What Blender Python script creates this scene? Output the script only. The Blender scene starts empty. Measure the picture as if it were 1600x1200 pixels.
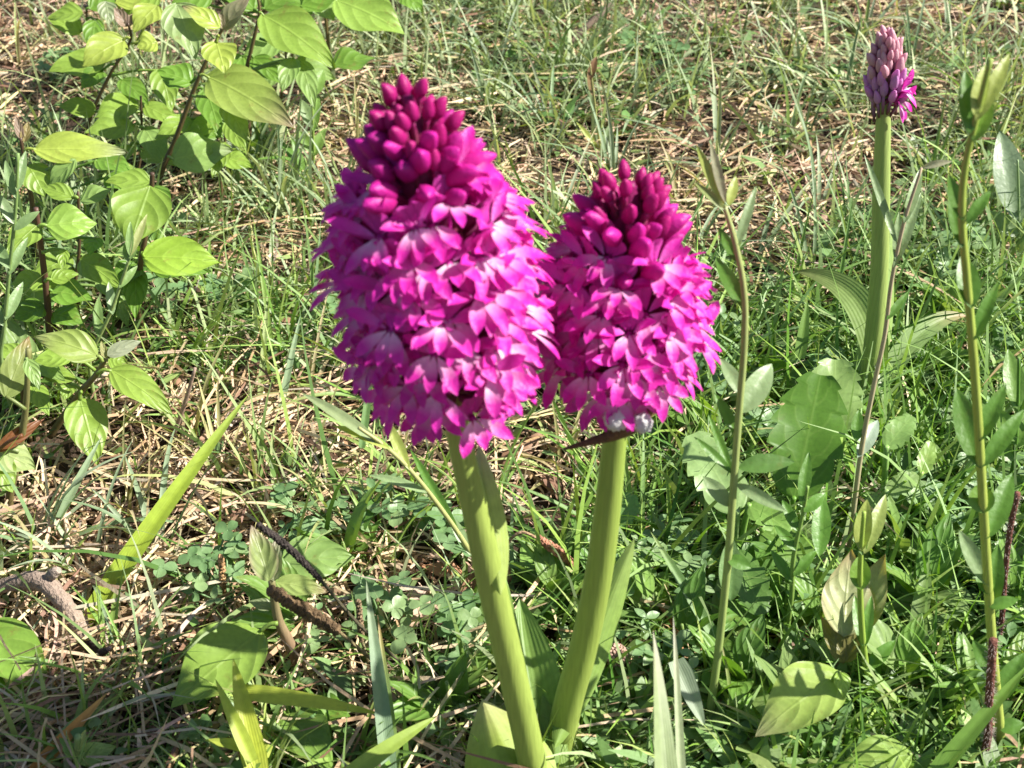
import bpy, math, random
import numpy as np
from mathutils import Vector

random.seed(7)
RNG = np.random.default_rng(11)
rad = math.radians
scene = bpy.context.scene
C = scene.collection

# ------------------------------------------------------------------ camera
CAM = Vector((0.0, 0.0, 0.30))
PITCH = 35.0
FPX = 800 / math.tan(rad(20.0))            # focal length in photo pixels (1600 wide)
cd = bpy.data.cameras.new('camera')
cam = bpy.data.objects.new('camera', cd)
C.objects.link(cam)
cam.location = CAM
cam.rotation_euler = (rad(90 - PITCH), 0, 0)
cd.sensor_width = 36.0
cd.angle = rad(40.0)
cd.clip_start = 0.01
cd.clip_end = 400.0
cd.dof.use_dof = True
cd.dof.focus_distance = 0.46
cd.dof.aperture_fstop = 36.0
scene.camera = cam

# ------------------------------------------------------------------ light
SUN_VEC = Vector((0.725, -0.015, 0.685)).normalized()     # towards the sun
elev = math.asin(SUN_VEC.z)
world = bpy.data.worlds.new('World')
scene.world = world
world.use_nodes = True
wn = world.node_tree
wn.nodes.clear()
sky = wn.nodes.new('ShaderNodeTexSky')
sky.sky_type = 'NISHITA'
sky.sun_disc = False
sky.sun_elevation = elev
sky.sun_rotation = math.atan2(SUN_VEC.x, SUN_VEC.y)
bg = wn.nodes.new('ShaderNodeBackground')
bg.inputs['Strength'].default_value = 0.06
wo = wn.nodes.new('ShaderNodeOutputWorld')
wn.links.new(sky.outputs[0], bg.inputs[0])
wn.links.new(bg.outputs[0], wo.inputs[0])
sl = bpy.data.lights.new('sun', 'SUN')
sl.energy = 5.0
sl.angle = rad(0.55)
sl.color = (1.0, 0.955, 0.88)
sun = bpy.data.objects.new('sun', sl)
C.objects.link(sun)
sun.rotation_euler = SUN_VEC.to_track_quat('Z', 'Y').to_euler()
sun.location = SUN_VEC * 3
scene.view_settings.view_transform = 'Standard'
scene.view_settings.look = 'None'
scene.view_settings.exposure = 1.2
scene.view_settings.gamma = 1.0
scene.view_settings.use_curve_mapping = False
scene.cycles.max_bounces = 6

# ------------------------------------------------------------------ pixel helpers
F_ = Vector((0, math.cos(rad(PITCH)), -math.sin(rad(PITCH))))
U_ = Vector((0, math.sin(rad(PITCH)), math.cos(rad(PITCH))))
R_ = Vector((1, 0, 0))


def ray(p):
    return R_ * ((p[0] - 800) / FPX) + U_ * ((600 - p[1]) / FPX) + F_


def pt(p, Y):
    r = ray(p)
    return CAM + r * (Y / r.y)


def gp(p, z=0.0):
    r = ray(p)
    return CAM + r * ((z - CAM.z) / r.z)


def depth(P):
    return (P - CAM).dot(F_)


# ------------------------------------------------------------------ materials
def new_mat(name):
    m = bpy.data.materials.new(name)
    m.use_nodes = True
    nt = m.node_tree
    nt.nodes.clear()
    return m, nt, nt.nodes.new, nt.links.new


def mth(nt, op, a, b=None, c=None):
    n = nt.nodes.new('ShaderNodeMath')
    n.operation = op
    for i, v in enumerate((a, b, c)):
        if v is None:
            continue
        if isinstance(v, (int, float)):
            n.inputs[i].default_value = v
        else:
            nt.links.new(v, n.inputs[i])
    return n.outputs[0]


def mixc(nt, typ, fac, a, b):
    n = nt.nodes.new('ShaderNodeMix')
    n.data_type = 'RGBA'
    n.blend_type = typ
    for s, v in ((n.inputs[0], fac), (n.inputs[6], a), (n.inputs[7], b)):
        if isinstance(v, (int, float)):
            s.default_value = v
        elif isinstance(v, tuple):
            s.default_value = v
        else:
            nt.links.new(v, s)
    return n.outputs[2]


def foliage_mat(name, rough=0.5, trans=0.35, noise_scale=900.0, noise_amt=0.35, tint=(1.0, 1.0, 0.55, 1), veins=None, spec=0.4, bump=0.15, spots=0.0, stretch=None):
    m, nt, N, L = new_mat(name)
    at = N('ShaderNodeAttribute')
    at.attribute_name = 'Col'
    geo = N('ShaderNodeTexCoord')
    nz = N('ShaderNodeTexNoise')
    nz.inputs['Scale'].default_value = noise_scale
    nz.inputs['Detail'].default_value = 3
    if stretch:
        mp = N('ShaderNodeMapping')
        mp.inputs['Scale'].default_value = stretch
        L(geo.outputs['Object'], mp.inputs['Vector'])
        L(mp.outputs[0], nz.inputs['Vector'])
    else:
        L(geo.outputs['Object'], nz.inputs['Vector'])
    f = mth(nt, 'MULTIPLY_ADD', nz.outputs['Fac'], noise_amt * 2, 1 - noise_amt)
    col = mixc(nt, 'MULTIPLY', 1.0, at.outputs['Color'], f)
    height = nz.outputs['Fac']
    if veins:
        uv = N('ShaderNodeUVMap')
        sp = N('ShaderNodeSeparateXYZ')
        L(uv.outputs[0], sp.inputs[0])
        u, v = sp.outputs[0], sp.outputs[1]
        av = mth(nt, 'ABSOLUTE', mth(nt, 'MULTIPLY_ADD', v, 2.0, -1.0))
        if veins == 'arc':      # curved side veins running towards the tip
            ph = mth(nt, 'MULTIPLY', mth(nt, 'SUBTRACT', u, mth(nt, 'MULTIPLY', mth(nt, 'POWER', av, 1.5), 0.42)), 4.0)
            tri = mth(nt, 'PINGPONG', ph, 0.5)
            side = mth(nt, 'SUBTRACT', 1.0, mth(nt, 'SMOOTH_MIN', mth(nt, 'MULTIPLY', tri, 9.0), 1.0, 0.1))
            mid = mth(nt, 'SUBTRACT', 1.0, mth(nt, 'MINIMUM', mth(nt, 'MULTIPLY', av, 14.0), 1.0))
            vein = mth(nt, 'MAXIMUM', mth(nt, 'MULTIPLY', side, 0.75), mid)
            h2 = mth(nt, 'SUBTRACT', mth(nt, 'MULTIPLY', mth(nt, 'SINE', mth(nt, 'MULTIPLY', tri, math.pi)), 0.8), mth(nt, 'MULTIPLY', mid, 0.6))
        else:                   # parallel ribs
            tri = mth(nt, 'PINGPONG', mth(nt, 'MULTIPLY', v, 9.0), 0.5)
            vein = mth(nt, 'SUBTRACT', 1.0, mth(nt, 'MINIMUM', mth(nt, 'MULTIPLY', tri, 5.0), 1.0))
            vein = mth(nt, 'MULTIPLY', vein, 0.45)
            h2 = tri
        col = mixc(nt, 'MIX', mth(nt, 'MULTIPLY', vein, 0.4), col, mixc(nt, 'ADD', 1.0, col, (0.10, 0.115, 0.04, 1)))
        height = mth(nt, 'ADD', mth(nt, 'MULTIPLY', h2, 1.2), mth(nt, 'MULTIPLY', nz.outputs['Fac'], 0.25))
    if spots > 0:
        n2 = N('ShaderNodeTexNoise')
        n2.inputs['Scale'].default_value = 160.0
        n2.inputs['Detail'].default_value = 5
        n2.inputs['Roughness'].default_value = 0.75
        L(geo.outputs['Object'], n2.inputs['Vector'])
        k = mth(nt, 'MULTIPLY', mth(nt, 'SMOOTH_MAX', mth(nt, 'MULTIPLY_ADD', n2.outputs['Fac'], 7.0, -4.1), 0.0, 0.05), spots)
        k = mth(nt, 'MINIMUM', k, 0.75)
        col = mixc(nt, 'MIX', k, col, (0.20, 0.13, 0.04, 1))
    bs = N('ShaderNodeBsdfPrincipled')
    bs.inputs['Roughness'].default_value = rough
    bs.inputs['Specular IOR Level'].default_value = spec
    L(col, bs.inputs['Base Color'])
    bp = N('ShaderNodeBump')
    bp.inputs['Strength'].default_value = bump
    bp.inputs['Distance'].default_value = 0.0012
    L(height, bp.inputs['Height'])
    L(bp.outputs[0], bs.inputs['Normal'])
    tr = N('ShaderNodeBsdfTranslucent')
    L(mixc(nt, 'MULTIPLY', 1.0, col, tint), tr.inputs['Color'])
    mx = N('ShaderNodeMixShader')
    mx.inputs[0].default_value = trans
    L(bs.outputs[0], mx.inputs[1])
    L(tr.outputs[0], mx.inputs[2])
    out = N('ShaderNodeOutputMaterial')
    L(mx.outputs[0], out.inputs[0])
    return m


M_LEAF = foliage_mat('broad_leaf', 0.42, 0.36, 700, 0.22, (1.25, 1.25, 0.4, 1), 'arc', 0.38, 0.32, 0.6)
M_TOOTH = foliage_mat('toothed_leaf', 0.4, 0.33, 900, 0.25, (1.2, 1.25, 0.4, 1), 'arc', 0.45, 0.07, 0.3)
M_SMOOTH = foliage_mat('smooth_leaf', 0.42, 0.33, 500, 0.2, (1.2, 1.2, 0.4, 1), None, 0.45, 0.2, 0.2)
M_BLADE = foliage_mat('grass_blade', 0.48, 0.35, 500, 0.25, (1.2, 1.2, 0.5, 1), 'par', 0.4, 0.12)
M_GRASS = foliage_mat('grass', 0.5, 0.33, 400, 0.25, (1.15, 1.15, 0.5, 1), None, 0.35, 0.1)
M_STEM = foliage_mat('stem', 0.42, 0.14, 1500, 0.3, (1.2, 1.2, 0.4, 1), None, 0.4, 0.1, 0.0, (1, 1, 0.05))
M_PETAL = foliage_mat('petal', 0.45, 0.36, 1600, 0.18, (1.1, 0.75, 1.1, 1), None, 0.35, 0.2)
M_STRAW = foliage_mat('straw', 0.6, 0.12, 900, 0.3, (1, 0.9, 0.7, 1), None, 0.3, 0.2)
M_BARK = foliage_mat('bark', 0.85, 0.0, 1100, 0.55, (1, 1, 1, 1), None, 0.2, 0.9)
M_FLUFF = foliage_mat('fluff', 0.8, 0.3, 2500, 0.12, (1, 1, 1, 1), None, 0.2, 0.6)


def soil_mat():
    m, nt, N, L = new_mat('soil')
    tc = N('ShaderNodeTexCoord')
    n1 = N('ShaderNodeTexNoise')
    n1.inputs['Scale'].default_value = 35
    n1.inputs['Detail'].default_value = 8
    n1.inputs['Roughness'].default_value = 0.7
    n2 = N('ShaderNodeTexNoise')
    n2.inputs['Scale'].default_value = 420
    n2.inputs['Detail'].default_value = 6
    L(tc.outputs['Object'], n1.inputs['Vector'])
    L(tc.outputs['Object'], n2.inputs['Vector'])
    r = N('ShaderNodeValToRGB')
    r.color_ramp.elements[0].position = 0.3
    r.color_ramp.elements[0].color = (0.022, 0.014, 0.010, 1)
    r.color_ramp.elements[1].position = 0.75
    r.color_ramp.elements[1].color = (0.11, 0.075, 0.05, 1)
    s = mth(nt, 'MULTIPLY_ADD', n2.outputs['Fac'], 0.5, mth(nt, 'MULTIPLY', n1.outputs['Fac'], 0.5))
    L(s, r.inputs[0])
    b = N('ShaderNodeBsdfPrincipled')
    b.inputs['Roughness'].default_value = 0.95
    b.inputs['Specular IOR Level'].default_value = 0.15
    L(r.outputs[0], b.inputs['Base Color'])
    bp = N('ShaderNodeBump')
    bp.inputs['Strength'].default_value = 0.9
    bp.inputs['Distance'].default_value = 0.004
    L(s, bp.inputs['Height'])
    L(bp.outputs[0], b.inputs['Normal'])
    o = N('ShaderNodeOutputMaterial')
    L(b.outputs[0], o.inputs[0])
    return m


M_SOIL = soil_mat()

# ------------------------------------------------------------------ mesh helpers


def mesh_obj(name, V, F, mat, col, uv=None, origin=None, parent=None, smooth=True):
    """V (n,3) world coords, F list or (m,4) array, col (n,3); one mesh object with its own origin."""
    V = np.asarray(V, dtype=np.float32)
    origin = Vector(origin) if origin is not None else Vector(V[0])
    me = bpy.data.meshes.new(name)
    Vl = V - np.array(origin, dtype=np.float32)
    if isinstance(F, np.ndarray):
        me.vertices.add(len(Vl))
        me.vertices.foreach_set('co', Vl.ravel())
        k = F.shape[1]
        me.loops.add(F.size)
        me.loops.foreach_set('vertex_index', F.ravel().astype(np.int32))
        me.polygons.add(len(F))
        me.polygons.foreach_set('loop_start', (np.arange(len(F)) * k).astype(np.int32))
        me.polygons.foreach_set('loop_total', np.full(len(F), k, dtype=np.int32))
        me.update(calc_edges=True)
    else:
        me.from_pydata(Vl.tolist(), [], [tuple(int(i) for i in f) for f in F])
    col = np.asarray(col, dtype=np.float32)
    if col.ndim == 1:
        col = np.tile(col, (len(V), 1))
    ca = me.color_attributes.new('Col', 'FLOAT_COLOR', 'POINT')
    ca.data.foreach_set('color', np.hstack([np.clip(col, 0, 1), np.ones((len(V), 1), np.float32)]).astype(np.float32).ravel())
    if uv is not None:
        ul = me.uv_layers.new(name='UVMap')
        idx = np.empty(len(me.loops), dtype=np.int32)
        me.loops.foreach_get('vertex_index', idx)
        ul.data.foreach_set('uv', np.asarray(uv, dtype=np.float32)[idx].ravel())
    if smooth:
        me.polygons.foreach_set('use_smooth', np.ones(len(me.polygons), dtype=bool))
    me.materials.append(mat)
    o = bpy.data.objects.new(name, me)
    C.objects.link(o)
    if parent is not None:
        o.parent = parent
        o.location = origin - parent.location
    else:
        o.location = origin
    return o


def tag(o, label=None, cat=None, group=None, kind=None):
    if label:
        o['label'] = label
    if cat:
        o['category'] = cat
    if group:
        o['group'] = group
    if kind:
        o['kind'] = kind
    return o


def thing(name, label, cat, loc, group=None):
    o = bpy.data.objects.new(name, None)
    o.empty_display_size = 0.01
    C.objects.link(o)
    o.location = loc
    return tag(o, label, cat, group)


def spline(P, n):
    """Catmull-Rom through the points, n samples."""
    P = np.asarray([tuple(p) for p in P], dtype=float)
    if len(P) == 2:
        t = np.linspace(0, 1, n)[:, None]
        return P[0] * (1 - t) + P[1] * t
    Q = np.vstack([2 * P[0] - P[1], P, 2 * P[-1] - P[-2]])
    out = []
    m = len(P) - 1
    for s in np.linspace(0, m, n):
        i = min(int(s), m - 1)
        t = s - i
        a, b, c, d = Q[i], Q[i + 1], Q[i + 2], Q[i + 3]
        out.append(0.5 * ((2 * b) + (c - a) * t + (2 * a - 5 * b + 4 * c - d) * t * t + (3 * b - a - 3 * c + d) * t ** 3))
    return np.array(out)


def tube_data(P, R, sides=8, ribs=0.0, jitter=0.0):
    P = np.asarray(P, dtype=float)
    n = len(P)
    R = np.interp(np.linspace(0, 1, n), np.linspace(0, 1, len(R)), R) if hasattr(R, '__len__') else np.full(n, R)
    T = np.gradient(P, axis=0)
    T /= np.linalg.norm(T, axis=1)[:, None] + 1e-12
    ref = np.array([0, 1, 0.2]) if abs(T[0][1]) < 0.8 else np.array([1, 0, 0.1])
    V, F = [], []
    for i in range(n):
        a = np.cross(T[i], ref)
        a /= np.linalg.norm(a)
        b = np.cross(T[i], a)
        for k in range(sides):
            th = 2 * math.pi * k / sides
            r = R[i] * (1 + ribs * math.cos(th * 4)) * (1 + jitter * random.uniform(-1, 1))
            V.append(P[i] + (a * math.cos(th) + b * math.sin(th)) * r)
    for i in range(n - 1):
        for k in range(sides):
            F.append((i * sides + k, i * sides + (k + 1) % sides, (i + 1) * sides + (k + 1) % sides, (i + 1) * sides + k))
    c0, c1 = len(V), len(V) + 1
    V.append(P[0])
    V.append(P[-1])
    for k in range(sides):
        F.append((c0, (k + 1) % sides, k))
        F.append((c1, (n - 1) * sides + k, (n - 1) * sides + (k + 1) % sides))
    tt = np.concatenate([np.repeat(np.linspace(0, 1, n), sides), [0, 1]])
    return np.array(V), F, tt


def lerp(a, b, t):
    a, b = np.asarray(a, float), np.asarray(b, float)
    t = np.asarray(t, float)[..., None]
    return a * (1 - t) + b * t


def tube(name, P, R, mat, c0, c1=None, parent=None, sides=8, n=None, ribs=0.0, jitter=0.0, c2=None):
    n = n or max(6, 5 * len(P))
    S = spline(P, n)
    V, F, t = tube_data(S, R, sides, ribs, jitter)
    col = lerp(c0, c1 if c1 is not None else c0, t)
    return mesh_obj(name, V, F, mat, col, origin=S[0], parent=parent)


def prof_dog(u):        # ovate with a drawn-out tip
    return np.sin(np.pi * np.clip(u, 0, 1) ** 0.72) ** 0.85 * (1 - 0.32 * u ** 3)


def prof_lance(u):
    return np.sin(np.pi * np.clip(u, 0, 1) ** 0.85) ** 0.8


def prof_blade(u):
    return np.minimum(1, 0.75 + u * 1.2) * (1 - u ** 2.2) ** 0.9


def prof_round(u):
    return np.sin(np.pi * np.clip(u, 0, 1) ** 1.15) ** 0.55


def prof_tooth(u):
    base = np.sin(np.pi * np.clip(u * 0.97 + 0.0, 0, 1) ** 0.95) ** 0.5
    saw = ((u * 5.5) % 1.0) ** 1.3
    return base * (1.0 - 0.24 * saw * np.clip(u * 3, 0, 1)) + 0.02


def prof_petal(u):
    return np.sin(np.pi * np.clip(u, 0, 1) ** 1.25 * 0.985 + 0.02) ** 0.7


PROF = dict(dog=prof_dog, lance=prof_lance, blade=prof_blade, round=prof_round, tooth=prof_tooth, petal=prof_petal)


def sheet_data(b, c, t, nrm, W, prof, nu=22, nv=8, fold=0.15, wave=0.04, bulge=0.0, cup=0.0, seed=0, twist=0.0):
    """A leaf: quadratic spine b-c-t, width W, folded along the midrib."""
    b, c, t, nrm = (np.array(x, dtype=float) for x in (b, c, t, nrm))
    rs = np.random.default_rng(seed)
    us = np.linspace(0, 1, nu + 1)
    P = ((1 - us) ** 2)[:, None] * b + (2 * us * (1 - us))[:, None] * c + (us ** 2)[:, None] * t
    T = np.gradient(P, axis=0)
    T /= np.linalg.norm(T, axis=1)[:, None] + 1e-12
    side0 = np.cross(nrm, t - b)
    side0 /= np.linalg.norm(side0) + 1e-12
    L = np.linalg.norm(t - b)
    w = prof(us) * W * 0.5
    ph1, ph2 = rs.uniform(0, 6.28, 2)
    V, UV = [], []
    for i, u in enumerate(us):
        s = side0 - T[i] * np.dot(side0, T[i])
        s /= np.linalg.norm(s) + 1e-12
        nn = np.cross(T[i], s)
        if np.dot(nn, nrm) < 0:
            nn = -nn
        if twist:
            a = twist * u
            s, nn = s * math.cos(a) + nn * math.sin(a), nn * math.cos(a) - s * math.sin(a)
        for j in range(nv + 1):
            v = -1 + 2 * j / nv
            av = abs(v)
            z = fold * w[i] * av + cup * w[i] * av * av
            z += wave * W * av ** 2 * math.sin(u * 9 + (ph1 if v > 0 else ph2))
            if bulge:
                ph = (u - 0.42 * av ** 1.5) * 4
                z += bulge * W * math.sin(math.pi * (ph % 1.0)) * min(1, av * 3) * (1 - av * 0.6) * (1 - u)
            V.append(P[i] + s * (v * w[i]) + nn * z)
            UV.append((u, (v + 1) / 2))
    F = []
    for i in range(nu):
        for j in range(nv):
            a = i * (nv + 1) + j
            F.append((a, a + 1, a + nv + 2, a + nv + 1))
    return np.array(V), F, np.array(UV)


SEED = [100]


def hint(P, n):
    toc = (CAM - P).normalized()
    return (Vector((0, 0, 1)) * n[0] + toc * n[1] + Vector((1, 0, 0)) * n[2]).normalized()


def leaf(parent, b, t, w, Y, n=(0.7, 0.6, 0.0), col=(0.2, 0.32, 0.06), tip=None, prof='dog', mat=None, arch=0.12, fold=0.16, wave=0.055,
         bulge=0.010, name='leaf', nu=22, nv=8, cup=0.0, stem=None, label=None, twist=0.0, rim=None, via=None):
    """One leaf blade whose base and tip are seen at photo pixels b and t; lies in a plane through b with normal hint n."""
    SEED[0] += 1
    B = b if isinstance(b, Vector) else pt(b, Y)
    if B.z < 0.0:
        B = gp(b, -0.001 if prof == 'blade' else 0.004)
    N = hint(B, n)
    r = ray(t)
    T = CAM + r * ((B - CAM).dot(N) / r.dot(N))
    if T.z < 0.007:
        T = gp(t, 0.007)
        N = (N - (T - B).normalized() * N.dot((T - B).normalized())).normalized()
    view = (B - CAM).normalized()
    s = N.cross(T - B).normalized()
    fs = math.sqrt(max(0.25, 1 - s.dot(view) ** 2))
    W = w * depth(B) / FPX / fs
    ctrl = (B + T) * 0.5 + N * ((T - B).length * arch)
    if via is not None:      # spine bends through the leaf plane towards this pixel
        q = ray(via)
        ctrl = CAM + q * ((B - CAM).dot(N) / q.dot(N)) + N * ((T - B).length * arch)
    V, F, UV = sheet_data(B, ctrl, T, N, W, PROF[prof], nu, nv, fold, wave, bulge, cup, SEED[0], twist)
    c = np.array(col) * random.uniform(0.9, 1.1)
    cols = np.tile(c, (len(V), 1))
    if tip is not None:
        cols = lerp(c, tip, np.clip((UV[:, 0] - 0.55) / 0.45, 0, 1) ** 1.5)
    if rim is not None:
        k = np.clip((np.abs(UV[:, 1] * 2 - 1) - 0.55) / 0.45, 0, 1) ** 2
        cols = cols * (1 - k[:, None] * 0.6) + np.array(rim) * (k[:, None] * 0.6)
    o = mesh_obj(name, V, F, mat or M_LEAF, cols, UV, origin=B, parent=parent)
    if label:
        o['label'] = label
    if stem is not None:     # petiole from the stem to the blade
        S = stem if isinstance(stem, Vector) else pt(stem, Y)
        if (S - B).length > 0.0015:
            mid = (S + B) * 0.5 + Vector((0, 0, 0.0008))
            tube('petiole', [S, mid, B + (T - B) * 0.03], [0.0007, 0.0006], M_STEM, np.array(col) * 0.8, parent=parent, sides=6, n=7)
    return o


def stem_of(parent, px, Y, R, c0, c1, to_ground=True, Yt=None, mat=None, name='stem', sides=8, ribs=0.0):
    """Stem through photo pixels px, listed from the top down, rooted in the soil."""
    m = len(px)
    P = []
    for i, p in enumerate(px):
        yy = Y if Yt is None else Yt + (Y - Yt) * i / (m - 1)
        P.append(pt(p, yy))
    if to_ground:
        last = P[-1]
        g = Vector((parent.location.x, parent.location.y, -0.006))
        if last.z > 0.004:
            if last.z > 0.02:
                P.append((last + g) * 0.5 + (last - P[-2]).normalized() * last.z * 0.12)
            P.append(g)
    P = P[::-1]
    return tube(name, P, R[::-1], mat or M_STEM, c0, c1, parent, sides, max(14, 6 * len(P)), ribs)


# ------------------------------------------------------------------ ground
def relief(x, y):
    return (0.0030 * np.sin(x * 31 + 1.3 * np.sin(y * 17)) * np.cos(y * 27 + x * 9) + 0.0018 * np.sin(x * 83 + y * 61) * np.sin(y * 97 - x * 41)
            + 0.0008 * np.sin(x * 211 + 2) * np.sin(y * 233 + x * 120)) - 0.002


def build_ground():
    xs = np.concatenate([[-60, -20, -8, -4, -2.5], np.linspace(-1.6, 1.6, 260), [2.5, 4, 8, 20, 60]])
    ys = np.concatenate([[-60, -20, -8, -3, -1], np.linspace(-0.3, 2.4, 230), [3.2, 5, 10, 25, 60]])
    X, Yg = np.meshgrid(xs, ys)
    fade = np.clip(1 - (np.maximum(np.abs(X) - 1.4, 0) + np.maximum(Yg - 2.2, 0)) * 2, 0, 1)
    Z = relief(X, Yg) * fade
    V = np.stack([X.ravel(), Yg.ravel(), Z.ravel()], 1)
    nx = len(xs)
    i, j = np.meshgrid(np.arange(len(ys) - 1), np.arange(nx - 1), indexing='ij')
    a = (i * nx + j).ravel()
    F = np.stack([a, a + 1, a + nx + 1, a + nx], 1)
    o = mesh_obj('ground', V, F, M_SOIL, (0.1, 0.07, 0.05), origin=(0, 0, 0))
    tag(o, 'dark brown soil under the litter and grass', None, None, 'structure')


build_ground()

# --- how the cover varies over the ground (blobs given where the photo shows them)
BARE = [((430, 720), .055), ((330, 800), .045), ((250, 840), .04), ((520, 690), .04), ((360, 650), .045), ((560, 190), .07), ((520, 260), .04), ((1060, 215), .06),
        ((1180, 330), .045), ((60, 60), .06), ((20, 150), .05), ((450, 390), .035), ((860, 290), .05), ((1130, 60), .06), ((1420, 25), .06),
        ((300, 310), .03), ((120, 790), .035), ((1130, 390), .03), ((870, 720), .035), ((690, 980), .03), ((180, 1130), .03), ((1000, 320), .04),
        ((800, 60), .04), ((700, 870), .03), ((1300, 250), .035), ((140, 1000), .04), ((250, 900), .04), ((420, 1010), .03), ((560, 940), .025), ((650, 1120), .025), ((760, 760), .03), ((60, 1150), .03), ((240, 1010), .03)]
LUSH = [((1250, 850), .08), ((1450, 700), .10), ((1500, 950), .09), ((1200, 560), .07), ((1400, 560), .07), ((560, 530), .05), ((400, 530), .04),
        ((150, 330), .08), ((80, 480), .05), ((800, 120), .06), ((1050, 130), .05), ((320, 130), .09), ((540, 1080), .03), ((1000, 950), .05),
        ((1100, 1100), .06), ((1350, 1100), .07), ((300, 1170), .025), ((430, 430), .03), ((1560, 480), .06), ((700, 20), .06), ((310, 930), .02)]


def field(x, y, blobs):
    v = np.zeros_like(x)
    for p, r in blobs:
        g = gp(p)
        v = np.maximum(v, np.exp(-(((x - g.x) ** 2 + (y - g.y) ** 2 * 0.8) / (r * r)) * 0.9))
    return v


def noise2(x, y, s, k=0):
    return 0.5 + 0.25 * (np.sin(x * s + 1.7 * np.sin(y * s * 0.7 + k)) + np.sin(y * s * 1.13 + 1.9 * np.sin(x * s * 0.63 + 2 * k)))


def scatter(n, keep, xr=(-0.62, 0.62), yr=(0.14, 1.35), bias=1.6):
    """n points on the ground, denser towards the camera, kept with probability keep(x, y)."""
    out = np.zeros((0, 2))
    while len(out) < n:
        m = n * 2
        u = RNG.random(m)
        y = yr[0] + (yr[1] - yr[0]) * u ** bias
        half = 0.16 + (xr[1] - 0.16) * np.clip((y - 0.14) / 0.7, 0, 1) ** 0.8
        x = RNG.uniform(-1, 1, m) * half
        k = RNG.random(m) < keep(x, y)
        out = np.vstack([out, np.stack([x[k], y[k]], 1)])
    return out[:n]


def strips(base, az, lean, bend, length, width, colr, S=5, tipc=None, taper=1.6, roll=None, sway=None):
    """Vectorised grass blades / straws. Returns V, F, col."""
    n = len(base)
    d = np.stack([np.cos(az), np.sin(az), np.zeros(n)], 1)
    sd0 = np.stack([-np.sin(az), np.cos(az), np.zeros(n)], 1)
    up = np.array([0, 0, 1.0])
    if roll is None:
        roll = RNG.uniform(-0.7, 0.7, n)
    pos = base.copy()
    rows, cols = [], []
    for k in range(S + 1):
        s = k / S
        a = lean + bend * s
        if sway is not None:
            sw = sway * s
            dd = d * np.cos(sw)[:, None] + sd0 * np.sin(sw)[:, None]
        else:
            dd = d
        t = dd * np.sin(a)[:, None] + up * np.cos(a)[:, None]
        if k > 0:
            pos = pos + t * (length / S)[:, None]
            low = pos[:, 2] < 0.0015
            pos[low, 2] = 0.0015 + RNG.random(low.sum()) * 0.003
        nn = np.cross(t, sd0)
        sd = sd0 * np.cos(roll)[:, None] + nn * np.sin(roll)[:, None]
        w = width * 0.5 * max(0.06, (1 - s ** taper)) * (0.8 + 0.2 * min(1, s * 4))
        rows.append(np.stack([pos - sd * w[:, None], pos + sd * w[:, None]], 1))
        c = colr if tipc is None else colr * (1 - s ** 2) + tipc * s ** 2
        cols.append(np.stack([c, c], 1))
    V = np.stack(rows, 1).reshape(n, (S + 1) * 2, 3)
    K = np.stack(cols, 1).reshape(n, (S + 1) * 2, 3)
    q = np.array([(2 * k, 2 * k + 1, 2 * k + 3, 2 * k + 2) for k in range(S)])
    F = (q[None] + (np.arange(n) * (S + 1) * 2)[:, None, None]).reshape(-1, 4)
    return V.reshape(-1, 3), F, K.reshape(-1, 3)


def pick(n, palette, weights, jit=0.18):
    p = np.array(palette)[RNG.choice(len(palette), n, p=np.array(weights) / sum(weights))]
    return np.clip(p * (1 + RNG.uniform(-jit, jit, (n, 1))) * (1 + RNG.uniform(-0.06, 0.06, (n, 3))), 0, 1)


STRAW_P = [(0.50, 0.37, 0.22), (0.62, 0.49, 0.32), (0.36, 0.24, 0.13), (0.22, 0.13, 0.08), (0.55, 0.37, 0.26), (0.56, 0.48, 0.24), (0.46, 0.39, 0.29)]
STRAW_W = [4, 3, 3, 2.0, 2, 1.3, 1.5]
GREEN_P = [(0.19, 0.28, 0.09), (0.26, 0.34, 0.14), (0.17, 0.28, 0.05), (0.31, 0.40, 0.10), (0.10, 0.19, 0.04), (0.42, 0.46, 0.18), (0.33, 0.38, 0.22)]
GREEN_W = [4, 3.2, 3, 2, 2, 1, 2]


def litter(n, lmin, lmax, wmin, wmax, keep, bias, name, zmax=0.008, xr=(-0.62, 0.62), yr=(0.14, 1.35), liftmax=0.35, pal=STRAW_P, pw=STRAW_W):
    p = scatter(n, keep, xr, yr, bias)
    z = relief(p[:, 0], p[:, 1]) + RNG.uniform(0.0004, zmax, n)
    base = np.column_stack([p, z])
    lean = np.pi / 2 - np.abs(RNG.normal(0, 0.18, n)).clip(0, liftmax) + 0.06
    V, F, K = strips(base, RNG.uniform(0, 2 * np.pi, n), lean, RNG.uniform(0.0, 0.5, n), RNG.uniform(lmin, lmax, n), RNG.uniform(wmin, wmax, n),
                     pick(n, pal, pw), S=3, taper=4.0, roll=RNG.uniform(-1.2, 1.2, n), sway=RNG.normal(0, 0.5, n))
    return V, F, K


def join(name, packs, mat, label, kind='stuff', cat=None):
    Vs, Fs, Ks, off = [], [], [], 0
    for V, F, K in packs:
        Vs.append(V)
        Fs.append(F + off)
        Ks.append(K)
        off += len(V)
    o = mesh_obj(name, np.vstack(Vs), np.vstack(Fs), mat, np.vstack(Ks), origin=(0, 0, 0))
    return tag(o, label, cat, None, kind)


DARK = [((720, 950), .03), ((830, 900), .03), ((900, 1100), .04), ((1010, 1150), .035), ((1180, 990), .04), ((640, 800), .025), ((250, 480), .03), ((560, 1150), .03), ((120, 700), .03), ((1300, 820), .03), ((1260, 1080), .035),
        ((150, 250), .05), ((330, 200), .05), ((80, 420), .04), ((1080, 860), .03), ((1460, 850), .03)]


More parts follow.
